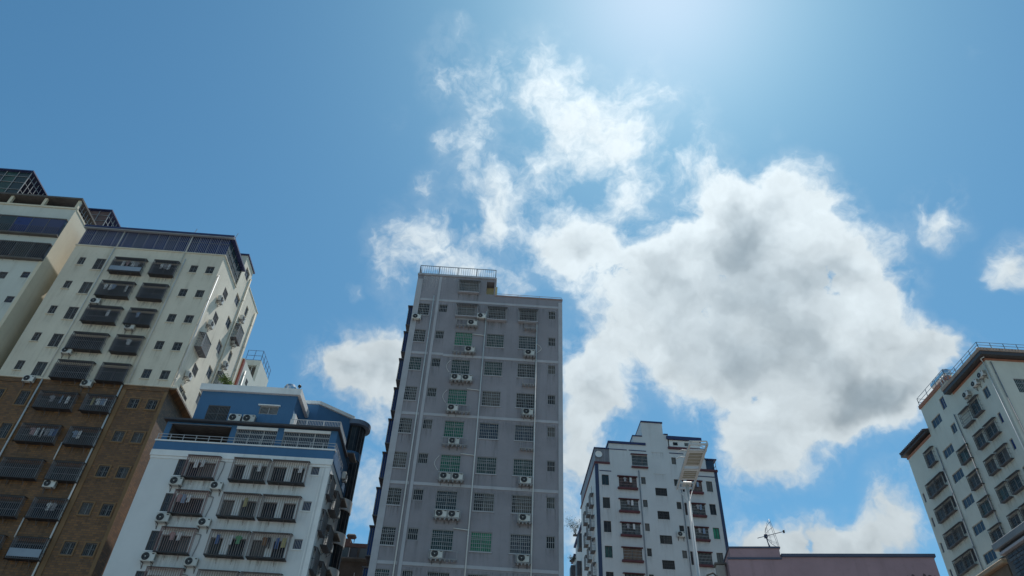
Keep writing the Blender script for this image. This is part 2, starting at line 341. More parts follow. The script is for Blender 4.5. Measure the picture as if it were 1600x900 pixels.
# ---------------------------------------------------------------- building frame
class Fac:
    """one face of a building: a runs to the right seen from outside, y into the building, z up"""
    def __init__(s, b, kind, pos=0.):
        s.b = b; s.kind = kind; s.pos = pos; s.holes = []; s.sheets = []
        s.rz = {'front': 0., 'right': math.pi / 2, 'left': -math.pi / 2}[kind]
        s.D = abs(b.O[1] + pos) if kind == 'front' else abs(b.O[0] + pos)
    def P(s, a, y, z):
        if s.kind == 'front': return Vector((a, s.pos + y, z))
        if s.kind == 'right': return Vector((s.pos - y, a, z))
        return Vector((s.pos + y, -a, z))
    def W(s, a, y, z): return s.b.M @ s.P(a, y, z)
    def m(s, a0, a1, z0, z1, p=0.):
        """measured units -> metres; p is how far a thing stands out from the face"""
        k = (s.D - p) / s.D; sc = s.b.s
        if s.kind == 'left': a0, a1 = -a1, -a0
        out = []
        for a in (a0, a1):
            if s.kind == 'front': out.append((s.b.O[0] + a * sc) * k - s.b.O[0])
            else:
                sg = -1 if s.kind == 'left' else 1
                out.append(sg * ((s.b.O[1] + sg * a * sc) * k - s.b.O[1]))
        zz = [1.6 + (z - 1.6) * sc * k for z in (z0, z1)]
        return out[0], out[1], min(zz), max(zz)
    def sheet(s, a0, a1, z0, z1, mi=0, raw=False, z0raw=None):
        q = (a0, a1, z0, z1) if raw else s.m(a0, a1, z0, z1)
        q = list(q)
        if z0raw is not None: q[2] = z0raw
        s.sheets.append((*q, mi))
    def emit(s, mb, rev=.16):
        for a0, a1, z0, z1, mi in s.sheets:
            hs = [h for h in s.holes if h[0] > a0 - .01 and h[1] < a1 + .01 and h[2] > z0 - .01 and h[3] < z1 + .01]
            A = sorted({a0, a1} | {h[i] for h in hs for i in (0, 1)}); Z = sorted({z0, z1} | {h[i] for h in hs for i in (2, 3)})
            # rows of cells, joined along the row where nothing is cut out
            for j in range(len(Z) - 1):
                zc = (Z[j] + Z[j + 1]) / 2; run = None
                for i in range(len(A)):
                    ok = i < len(A) - 1 and not any(h[0] < (A[i] + A[i + 1]) / 2 < h[1] and h[2] < zc < h[3] for h in hs)
                    if ok and run is None: run = A[i]
                    if not ok and run is not None:
                        mb.face([s.P(run, 0, Z[j]), s.P(A[i], 0, Z[j]), s.P(A[i], 0, Z[j + 1]), s.P(run, 0, Z[j + 1])], mi); run = None
            for h in hs:
                b0, b1, c0, c1 = h[:4]; r = h[4]
                mb.face([s.P(b0, 0, c0), s.P(b0, r, c0), s.P(b0, r, c1), s.P(b0, 0, c1)], mi)
                mb.face([s.P(b1, 0, c0), s.P(b1, 0, c1), s.P(b1, r, c1), s.P(b1, r, c0)], mi)
                mb.face([s.P(b0, 0, c0), s.P(b1, 0, c0), s.P(b1, r, c0), s.P(b0, r, c0)], mi)
                mb.face([s.P(b0, 0, c1), s.P(b0, r, c1), s.P(b1, r, c1), s.P(b1, 0, c1)], mi)

class Bld:
    def __init__(s, x, y, sc, rot, label, base_y):
        s.s = sc; s.O = (x * sc, base_y); s.rot = R(rot); s.st = []
        s.root = obj('apartment_building', None, None, (s.O[0], s.O[1], 0), s.rot, label, 'building')
        s.M = Matrix.Translation((s.O[0], s.O[1], 0)) @ Matrix.Rotation(s.rot, 4, 'Z')
    def Z(s, z): return 1.6 + (z - 1.6) * s.s
    def U(s, u): return u * s.s
    def part(s, name, mb, mats, loc=(0, 0, 0), rz=0., label=None, kind=None):
        return obj(name, mb.mesh(name, mats), s.root, loc, rz, label, None, None, kind)

# ---------------------------------------------------------------- windows, cages, pipes, railings
def window(f, a0, a1, z0, z1, pane=None, frame=None, grille=None, mull=1, trans=0, rev=.16, sill=None, surround=None, raw=False, gbar=.017):
    """a window set in a real opening: frame (the part), pane, security grille and sill"""
    a0, a1, z0, z1 = (a0, a1, z0, z1) if raw else f.m(a0, a1, z0, z1)
    f.holes.append((a0, a1, z0, z1, rev)); f.b.st.append((f, a0 - .05, a1 + .05, z0 - .02, 1.1))
    w_, h_ = round(a1 - a0, 2), round(z1 - z0, 2)
    frame = frame or ALU; pane = pane or G_DARK
    def fm():
        mb = MB(); t = .05; x0, x1 = -w_ / 2, w_ / 2; y0, y1 = rev - .07, rev - .01
        mb.box(x0, x1, y0, y1, 0, t); mb.box(x0, x1, y0, y1, h_ - t, h_); mb.box(x0, x0 + t, y0, y1, t, h_ - t); mb.box(x1 - t, x1, y0, y1, t, h_ - t)
        for k in range(mull):
            c = x0 + w_ * (k + 1) / (mull + 1); mb.box(c - .03, c + .03, y0 + .005, y1 - .004, t, h_ - t)
        if trans: mb.box(x0 + t, x1 - t, y0 + .008, y1 - .008, h_ * trans - .02, h_ * trans + .02)
        return mb.mesh('window_frame', frame)
    def pm(): return MB().box(-w_ / 2 + .02, w_ / 2 - .02, rev - .035, rev - .022, .02, h_ - .02).mesh('pane', pane)
    o = obj('window', cached(('wf', w_, h_, frame.name, mull, trans, rev), fm), f.b.root, f.P((a0 + a1) / 2, 0, z0), f.rz)
    obj('pane', cached(('wp', w_, h_, pane.name, rev), pm), o)
    if grille:
        sp, nh, gm = grille
        def gmesh():
            mb = MB(); r = gbar
            n = max(2, int(round(w_ / sp)))
            for k in range(n + 1):
                x = -w_ / 2 + .03 + (w_ - .06) * k / n; mb.box(x - r, x + r, .012, .012 + 2 * r, .02, h_ - .02)
            for k in range(nh + 2):
                z = .03 + (h_ - .06) * k / (nh + 1); mb.box(-w_ / 2 + .01, w_ / 2 - .01, .004, .011, z - r * 1.2, z + r * 1.2)
            return mb.mesh('grille', gm)
        obj('grille', cached(('wg', w_, h_, sp, nh, gm.name, gbar), gmesh), o)
    if sill:
        smat, sd = sill
        obj('sill', cached(('ws', w_, smat.name, sd), lambda: MB().box(-w_ / 2 - .06, w_ / 2 + .06, -sd, .1, -.07, -.003).mesh('sill', smat)), o)
    if surround:
        smat, sw = surround
        def sm():
            mb = MB(); x0, x1 = -w_ / 2, w_ / 2
            mb.box(x0 - sw, x1 + sw, -.05, .02, -sw, -.002); mb.box(x0 - sw, x1 + sw, -.05, .02, h_ + .002, h_ + sw)
            mb.box(x0 - sw, x0 - .002, -.05, .02, 0, h_); mb.box(x1 + .002, x1 + sw, -.05, .02, 0, h_)
            return mb.mesh('surround', smat)
        obj('surround', cached(('wu', w_, h_, smat.name, sw), sm), o)
    return o

def cage(f, a0, a1, z0, z1, p=.55, barm=None, canopy=None, sp=.14, nh=3, tray=None, br=.017, raw=False, feet=True, sheet_low=0.):
    """box of bars standing out from the face round a window: bars (the part), tin canopy, tray"""
    a0, a1, z0, z1 = (a0, a1, z0, z1) if raw else f.m(a0, a1, z0, z1, p)
    w_, h_ = round(a1 - a0, 2), round(z1 - z0, 2)
    f.b.st.append((f, a0, a1, z0 - .03, 1.5))
    barm = barm or GBAR; canopy = canopy or TIN; tray = tray or TIN
    def cm():
        mb = MB(); n = max(3, int(round(w_ / sp))); r = br
        for k in range(n + 1):
            x = -w_ / 2 + w_ * k / n; mb.box(x - r, x + r, -p - r, -p + r, 0, h_)
        for k in range(nh + 2):
            z = h_ * k / (nh + 1); mb.box(-w_ / 2, w_ / 2, -p + r + .001, -p + 3 * r, z - r, z + r)
            for sx in (-1, 1): mb.box(sx * w_ / 2 - r, sx * w_ / 2 + r, -p + 3 * r + .001, 0, z - r, z + r)
        m_ = max(2, int(round(p / sp)))
        for k in range(1, m_):
            y = -p + p * k / m_
            for sx in (-1, 1): mb.box(sx * w_ / 2 - r * .8, sx * w_ / 2 + r * .8, y - r, y + r, 0, h_)
        for sx in (-1, 1): mb.box(sx * w_ / 2 - 1.8 * r, sx * w_ / 2 + 1.8 * r, -p - 1.8 * r, -p + 1.8 * r, -.02, h_ + .02)
        if feet:
            for q in (-.2, .2):
                mb.bar((w_ * q, -.03, -.45), (w_ * q, -.03, 0), .013); mb.bar((w_ * q, -.03, -.3), (w_ * q, -p * .8, -.03), .012)
        return mb.mesh('window_cage', barm)
    o = obj('window_cage', cached(('cg', w_, h_, p, barm.name, sp, nh, br, feet), cm), f.b.root, f.P((a0 + a1) / 2, 0, z0), f.rz)
    def km():
        mb = MB(); x0, x1 = -w_ / 2 - .06, w_ / 2 + .06
        pr = [(-.005, h_ + .12), (-p - .05, h_ + .03), (-p - .05, h_ + .02), (-.005, h_ + .11)]
        for i in range(4):
            (y0, u0), (y1, u1) = pr[i], pr[(i + 1) % 4]
            mb.face([(x0, y0, u0), (x1, y0, u0), (x1, y1, u1), (x0, y1, u1)])
        mb.face([(x0, y, z) for y, z in pr]); mb.face([(x1, y, z) for y, z in reversed(pr)])
        return mb.mesh('canopy', canopy)
    obj('canopy', cached(('cc', w_, h_, p, canopy.name), km), o)
    def tm():
        mb = MB().box(-w_ / 2 - .02, w_ / 2 + .02, -p - .03, -.005, -.05, -.03)
        mb.box(-w_ / 2 - .02, w_ / 2 + .02, -p - .05, -p - .031, -.06, .02)
        return mb.mesh('tray', tray)
    obj('tray', cached(('ct', w_, p, tray.name), tm), o)
    if sheet_low:
        obj('front_sheet', cached(('cs', w_, h_, sheet_low, p), lambda: MB().box(-w_ / 2, w_ / 2, -p - .045, -p - .022, .1, h_ * sheet_low).mesh('front_sheet', mat('pale_blue_sheet', (.22, .27, .33), .5, .1))), o)
    return (a0, a1, z0, z1, p)

def pipe(f, a, z0, z1, r=.055, m_=None, raw=False, name='drain_pipe', y=-.1, extra=None):
    m_ = m_ or PIPE
    if not raw: a, _, z0, z1 = f.m(a, a, z0, z1)
    mb = MB(); mb.bar((0, y, z0), (0, y, z1), r, 8, 0, True)
    z = z0 + .8
    while z < z1:
        mb.bar((0, y, z - .03), (0, y, z + .03), r * 1.35, 8, 0, True); mb.box(-.02, .02, y + r, -.004, z - .02, z + .02); z += 2.9
    if extra:
        for q in extra: mb.tube(q, r * .8, 6)
    return f.b.part(name, mb, m_, f.P(a, 0, 0), f.rz)

def railing(b, pts, h, gap=1.5, rails=(1., .5), bal=0., m_=None, r=.022, name='railing', parent=None):
    mb = MB(); m_ = m_ or GBAR
    for a, c in zip(pts, pts[1:]):
        a = Vector(a); c = Vector(c); L = (c - a).length; n = max(1, int(round(L / gap)))
        for k in range(n + 1):
            q = a.lerp(c, k / n); mb.bar(q, q + Vector((0, 0, h)), r * 1.3, 4, 0, True)
        for k in rails: mb.bar(a + Vector((0, 0, h * k)), c + Vector((0, 0, h * k)), r, 4, 0, True)
        if bal:
            n = int(L / bal)
            for k in range(1, n): q = a.lerp(c, k / n); mb.bar(q + Vector((0, 0, h * min(rails))), q + Vector((0, 0, h)), r * .55, 4)
    return obj(name, mb.mesh(name, m_), parent or b.root)

# ---------------------------------------------------------------- air conditioners and washing
def ac_meshes():
    W_, H_, D_ = .86, .58, .32
    c = MB().cbox(-W_ / 2, W_ / 2, -D_, 0, .06, .06 + H_, .025)
    c.box(W_ / 2 - .2, W_ / 2 - .06, -D_ - .006, -D_ - .001, .5, .57, 1)
    for k in range(6): c.box(W_ / 2 + .001, W_ / 2 + .006, -D_ + .05, -.06, .2 + k * .06, .225 + k * .06, 1)
    fcx = -.13; fz = .06 + H_ / 2
    g = MB(); n = 20; rr = .235
    ring = [(fcx + rr * math.cos(2 * math.pi * i / n), fz + rr * math.sin(2 * math.pi * i / n)) for i in range(n)]
    g.face([(x, -D_ - .004, z) for x, z in ring], 0)
    for i in range(n):
        j = (i + 1) % n; g.bar((ring[i][0], -D_ - .015, ring[i][1]), (ring[j][0], -D_ - .015, ring[j][1]), .014, 4, 1)
    for q in (.09, .16):
        for i in range(12):
            a, b2 = 2 * math.pi * i / 12, 2 * math.pi * (i + 1) / 12
            g.bar((fcx + q * math.cos(a), -D_ - .02, fz + q * math.sin(a)), (fcx + q * math.cos(b2), -D_ - .02, fz + q * math.sin(b2)), .006, 4, 1)
    for k in range(3):
        a = k * 2.094 + .4
        p0 = Vector((fcx, -D_ - .008, fz)); e1 = Vector((math.cos(a), 0, math.sin(a))); e2 = Vector((-math.sin(a), 0, math.cos(a)))
        g.face([p0 + e1 * .04, p0 + e1 * .2 - e2 * .07, p0 + e1 * .21 + e2 * .05, p0 + e1 * .06 + e2 * .05], 2)
    g.cbox(fcx - .035, fcx + .035, -D_ - .03, -D_ - .021, fz - .035, fz + .035, .004, 3)
    b = MB(); x = 0.
    b.box(x - .02, x + .02, -D_ - .03, .06, .02, .058); b.box(x - .02, x + .02, .03, .06, -.32, .019)
    b.bar((x, .04, -.28), (x, -D_ + .03, .02), .016)
    return c.mesh('casing', [ACW, BLACK]), g.mesh('fan_grille', [BLACK, DARKF, mat('fan_blade', (.06, .06, .065), .5), ACW]), b.mesh('bracket', GBAR)
AC_C, AC_G, AC_B = ac_meshes()
AC_GROUPS = {}
def ac(f, a0, a1, z0, z1, label, group, scale=1., rot=0., p=.42):
    """outdoor unit hung on the face"""
    a0, a1, z0, z1 = f.m(a0, a1, z0, z1, p)
    q = f.W((a0 + a1) / 2, -.075, z0)
    o = obj('air_conditioner', None, None, q, f.b.rot + f.rz, label, 'air conditioner', group)
    o.scale = (scale,) * 3
    obj('casing', AC_C, o); obj('fan_grille', AC_G, o); obj('bracket', AC_B, o, (-.3, 0, 0)); obj('bracket', AC_B, o, (.3, 0, 0))
    return o

def garment_mesh(kind):
    mb = MB(); th = .02
    if kind == 'shirt': poly = [(-.12, 0), (.12, 0), (.36, -.14), (.32, -.30), (.2, -.25), (.22, -.72), (-.22, -.72), (-.2, -.25), (-.32, -.30), (-.36, -.14)]
    elif kind == 'trousers': poly = [(-.19, 0), (.19, 0), (.22, -.95), (.06, -.95), (.0, -.3), (-.06, -.95), (-.22, -.95)]
    else: poly = [(-.2, 0), (.2, 0), (.21, -.8), (-.22, -.82)]
    n = len(poly); b = len(mb.v)
    for y in (-th, th): mb.v += [(x, y + .03 * math.sin(x * 18 + z * 7), z) for x, z in poly]
    if kind == 'shirt': parts = [(0, 1, 4, 7), (1, 2, 3, 4), (0, 7, 8, 9), (4, 5, 6, 7)]
    elif kind == 'trousers': parts = [(0, 1, 4), (1, 2, 3, 4), (0, 4, 5, 6)]
    else: parts = [(0, 1, 2, 3)]
    for q in parts:
        mb.f.append(tuple(b + i for i in q)); mb.m.append(0); mb.sm.append(False)
        mb.f.append(tuple(b + n + i for i in reversed(q))); mb.m.append(0); mb.sm.append(False)
    for i in range(n):
        j = (i + 1) % n; mb.f.append((b + i, b + n + i, b + n + j, b + j)); mb.m.append(0); mb.sm.append(False)
    mb.bar((-.2, 0, -.02), (0, 0, .1), .008, 4, 0); mb.bar((.2, 0, -.02), (0, 0, .1), .008, 4, 0); mb.bar((0, 0, .1), (0, 0, .16), .007, 4, 0)
    return mb
GCOL = {'white': (.62, .63, .64), 'pale blue': (.24, .32, .44), 'blue': (.06, .12, .28), 'pink': (.42, .27, .27), 'yellow': (.38, .34, .17), 'brown': (.2, .11, .06), 'grey': (.3, .3, .32), 'green': (.10, .3, .16), 'red': (.4, .06, .06), 'black': (.03, .03, .035)}
def washing(f, box, items, where):
    """clothes on hangers inside a cage; items: (place along the cage 0..1, colour, kind)"""
    a0, a1, z0, z1, p = box
    for i, (t, c, kind) in enumerate(items):
        me = cached(('gm', kind, c), lambda: garment_mesh(kind).mesh(kind, mat(c.replace(' ', '_') + '_cloth', GCOL[c], .9, .1, 4.)))
        q = f.W(a0 + (a1 - a0) * t, -p * .55, z1 - .24)
        o = obj(kind, me, None, q, f.b.rot + f.rz + random.Random(i * 7 + len(where)).uniform(-.5, .5), '%s %s hanging in %s' % (c, kind, where), 'laundry', 'washing hung in the window cages')
        k = min(1., (z1 - z0 - .35) / (1. if kind == 'trousers' else .8)); k *= .8; o.scale = (k * .8, 1, k)

# ---------------------------------------------------------------- ground
g = MB(); g.face([(-3000, -3000, 0), (3000, -3000, 0), (3000, 3000, 0), (-3000, 3000, 0)])
obj('ground', g.mesh('ground', mat('street_paving', (.27, .25, .225), .9, .15, .4, .3, (.1, .1, .1), .3)), kind='structure')

def shell(mb, x0, x1, y0, y1, z0, z1, skip='', mi=0, roof_mi=None):
    if 'f' not in skip: mb.face([(x0, y0, z0), (x1, y0, z0), (x1, y0, z1), (x0, y0, z1)], mi)
    if 'r' not in skip: mb.face([(x1, y0, z0), (x1, y1, z0), (x1, y1, z1), (x1, y0, z1)], mi)
    if 'l' not in skip: mb.face([(x0, y1, z0), (x0, y0, z0), (x0, y0, z1), (x0, y1, z1)], mi)
    if 'b' not in skip: mb.face([(x1, y1, z0), (x0, y1, z0), (x0, y1, z1), (x1, y1, z1)], mi)
    if 't' not in skip: mb.face([(x0, y0, z1), (x1, y0, z1), (x1, y1, z1), (x0, y1, z1)], mi if roof_mi is None else roof_mi)

def strip(b, name, x0, x1, y0, y1, z0, z1, m_, loc=(0, 0, 0)):
    return b.part(name, MB().box(x0, x1, y0, y1, z0, z1), m_)

ORD = ['top', 'second', 'third', 'fourth', 'fifth', 'sixth', 'seventh', 'eighth', 'ninth', 'tenth', 'eleventh']

# ================================================================ grey tower in the middle
def grey_tower():
    b = Bld(3.0238, 33, 51 / 33, .9, 'tall grey tower with pale bands, green curtained windows and railed roof', 51.)
    f = Fac(b, 'front'); Z, U = b.Z, b.U
    tops = [28.72, 26.78, 24.86, 22.92, 20.97, 19.03, 17.10, 15.16, 13.21, 11.27]
    f.sheet(-8.74, 0, 5, 29.6, 0, z0raw=0.); f.sheet(-8.74, -4.03, 29.6, 30.92)
    green = {(1, 3): G_GREEN, (3, 3): G_GREEN, (4, 3): G_GREEN, (5, 3): G_GREEN, (6, 3): G_TEAL, (7, 3): G_TEAL, (1, 4): G_TEAL, (1, 5): G_TEAL, (7, 4): G_GREEN,
             (5, 4): G_TEAL, (2, 3): G_TEAL, (4, 4): G_BLGR, (4, 5): G_BLGR, (7, 5): G_BLGR, (5, 5): G_TEAL, (8, 1): G_TEAL, (2, 4): G_TEAL, (2, 1): G_TEAL}
    cols = {1: (-8.57, -7.79, .89), 2: (-7.24, -6.75, .59), 3: (-6.12, -5.11, .97), 4: (-4.31, -3.32, .94), 5: (-2.48, -1.5, .93), 6: (-.8, -.385, .61)}
    for r_, t in enumerate(tops):
        for c, (a0, a1, h) in cols.items():
            pn = green.get((r_, c), G_DARK)
            small = c in (2, 6)
            window(f, a0, a1, t - h, t, pn, ALU, (.15, 1 if small else 4, WBAR), 0 if small else 1, 0 if small else .7, sill=(GREYL, .06) if not small else None, gbar=.014)
    for a0, a1, z0, z1 in ((-6.23, -4.99, 27.97, 28.84), (-4.39, -3.25, 27.85, 28.79), (-2.56, -1.43, 27.87, 28.78)):
        cage(f, a0, a1, z0, z1, .3, WBAR, TIN, .15, 2, GREYL, .012, feet=False)
    window(f, -6.2, -5.04, 29.9, 30.68, G_DARK, ALU, (.15, 2, WBAR), 1, gbar=.014)
    cage(f, -6.25, -4.99, 29.82, 30.71, .25, WBAR, TIN, .15, 3, GREYL, .012, feet=False)
    # open corner porch of the penthouse
    a0, a1, z0, z1 = f.m(-4.55, -4.1, 29.72, 30.72); f.holes.append((a0, a1, z0, z1, .9))
    b.part('porch_wall', MB().box(a0 - .3, a1 + .3, .9, 1.0, z0 - .2, z1 + .2), YELP)
    mb = MB(); f.emit(mb)
    shell(mb, U(-8.74), 0, 0, 12, 0, Z(29.45), 'f'); shell(mb, U(-8.74), U(-4.03), 0, 9, Z(29.45), Z(30.92), 'f')
    stains(b, b.st, 0.5); b.part('wall', mb, GREY)
    stains(b, [(f, U(-8.4), U(-7.5), Z(30.85), 1.9), (f, U(-7.28), U(-6.9), Z(30.85), .9), (f, U(-6.8), U(-6.4), Z(30.85), .6)], 1.1, LIME)
    stains(b, [(f, U(-8.4), U(-7.5), Z(28.7 - 3.88 * k), 2.2) for k in range(4)] + [(f, U(-7.2), U(-.3), Z(28.86 - 3.88 * k), 1.3) for k in range(5)], .4)
    # parapet behind and coping
    b.part('coping', MB().box(U(-4.03) + .003, .06, -.06, .25, Z(29.6) + .002, Z(29.6) + .13), REDT2)
    b.part('roof_slab', MB().box(U(-8.74) - .08, U(-4.03) + .08, -.1, 9.1, Z(30.92) + .002, Z(30.92) + .18), GREYL)
    for z in [28.93 - 3.88 * k for k in range(6)]:
        b.part('band', MB().box(U(-8.42), U(-7.52), -.045, .0, Z(z), Z(z + .155)), GREYL)
        if abs(z - 25.05) < .01:
            b.part('band', MB().box(U(-7.285), U(-6.66), -.045, 0, Z(z), Z(z + .155)), GREYL); b.part('band', MB().box(U(-6.655), U(-.225), -.045, 0, Z(z - .06), Z(z + .10)), GREYL)
        else: b.part('band', MB().box(U(-7.285), U(-.225), -.045, 0, Z(z), Z(z + .155)), GREYL)
    b.part('pilaster', MB().box(U(-8.74) - .02, U(-8.43), -.06, .0, 0, Z(30.6)), GREYL)
    b.part('pilaster', MB().box(U(-7.44), U(-7.29), -.06, 0, 0, Z(30.85)), GREYL)
    b.part('pilaster', MB().box(U(-.22), .02, -.06, 0, 0, Z(29.4)), GREYL)
    pipe(f, -7.62, 5, 29.3, .05, PIPE)
    ex = []
    for t in (26.9, 23.2, 19.35, 15.5):
        z = Z(t); ex.append([(-.02, -.1, z - .5), (-1.1, -.09, z - .42)])
    pipe(f, -4.43, 5, 28.35, .05, PIPE, extra=ex); pipe(f, -1.47, 5, 27.85, .05, PIPE)
    # railing of the penthouse roof
    y1 = 8.5; zt = Z(30.92) + .18
    railing(b, [(U(-8.70), y1, zt), (U(-8.70), .05, zt), (U(-4.06), .05, zt), (U(-4.06), y1, zt)], 1.08, 1.8, (1., .1), .2, mat('dark_rail_paint', (.13, .15, .17), .5, .1), .035)
    railing(b, [(U(-3.95), .1, Z(29.6) + .13), (-.05, .1, Z(29.6) + .13), (-.05, 11, Z(29.6) + .13)], .28, 2.2, (1.,), 0, WBAR, .022)
    # shelves for the outdoor units under the third and fifth window columns
    def shelf(t, two=True):
        a0, a1, z0, z1 = f.m(*((-6.14, -4.88) if two else (-2.17, -1.5)), t - .37, t, .44)
        mb = MB(); y = -.44
        for z in (z0, z1): mb.box(a0, a1, y - .012, y + .012, z - .02, z + .02)
        for x in ((a0, (a0 + a1) / 2, a1) if two else (a0, a1)): mb.box(x - .02, x + .02, y - .012, y + .012, z0 - .02, z1 + .02); mb.box(x - .02, x + .02, y + .013, 0, z0 - .02, z0 + .02); mb.box(x - .02, x + .02, y + .013, 0, z1 - .02, z1 + .02)
        n = 6 if two else 4
        for k in range(n):
            x = a0 + (a1 - a0) * (k + .5) / n; mb.box(x - .03, x + .03, y, y + .06, z0 - .17, z0 - .021); mb.box(x - .1, x + .1, y, 0, z0 - .045, z0 - .021)
        b.part('equipment_shelf', mb, WBAR)
    G = 'air conditioners on the grey tower'
    two = {1: 'R', 2: 'LR', 3: 'L', 4: 'M', 5: 'LR', 6: 'LR', 7: 'L', 0: 'R'}
    for r_, t in enumerate(tops[:8]):
        bot = t - .97 - (.06 if r_ == 0 else .02); shelf(bot)
        for ch in two[r_]:
            u0 = {'L': -6.1, 'R': -5.5, 'M': -5.85}[ch]
            side = {'L': 'left', 'R': 'right', 'M': 'middle'}[ch]
            ac(f, u0, u0 + .58, bot - .37, bot, 'white air conditioner on the %s of the twin shelf, %s row of the grey tower' % (side, ORD[r_]), G)
        b5 = t - .93 - .02; shelf(b5, False)
        if r_ in (1, 3, 5, 6, 7): ac(f, -2.14, -1.54, b5 - .37, b5, 'white air conditioner under the right large window, %s row of the grey tower' % ORD[r_], G)
    ac(f, -8.75, -8.2, 27.55, 27.9, 'white air conditioner near the left edge of the grey tower, below its leftmost top window', G, .9)
    ac(f, -4.98, -4.45, 27.9, 28.25, 'white air conditioner hung beside the barred cage at the top row of the grey tower', G, .9)
    # loose refrigerant lines
    for r_, s in ((0, 1), (3, -1), (5, -1), (2, -1)):
        t = tops[r_]; a0, _, z, _ = f.m(-4.95 if s > 0 else -6.2, 0, t - .9, t)
        pts = [(a0 + s * .05 * math.sin(k / 8 * 3.14) * 6, -.05, z + 1.2 * (1 - k / 8.)) for k in range(9)]
        b.part('refrigerant_line', MB().tube(pts, .022, 5), PIPEG if s > 0 else PIPE)
    a0, _, z, _ = f.m(-1.48, 0, 25.6, 26)
    b.part('refrigerant_line', MB().tube([(a0 + .45 * math.sin(k / 8 * 3.14), -.05, z + 1.0 * (1 - k / 8.)) for k in range(9)], .025, 5), PIPE)
    # barred bays standing out from the left flank
    for t in tops:
        z0, z1 = Z(t - 1.2), Z(t + .2); x = U(-8.74)
        mb = MB(); mb.box(x - .58, x - .003, 1., 3.4, z0, z0 + .09, 1); mb.box(x - .64, x - .003, .9, 3.5, z1, z1 + .07, 1)
        mb.box(x - .52, x - .003, 1.06, 3.34, z0 + .09, z1, 0)
        for k in range(9): mb.box(x - .56, x - .525, 1.0 + k * .3, 1.03 + k * .3, z0 + .09, z1, 2)
        for k in range(4): mb.box(x - .52 + k * .16, x - .49 + k * .16, 1.02, 1.055, z0 + .09, z1, 2)
        b.part('bay', mb, [G_BLUE, TIN, GBAR])

REDT2 = mat('faded_red_coping', (.30, .22, .21), .8, .15, 1.2, .5, (.1, .09, .09))
grey_tower()

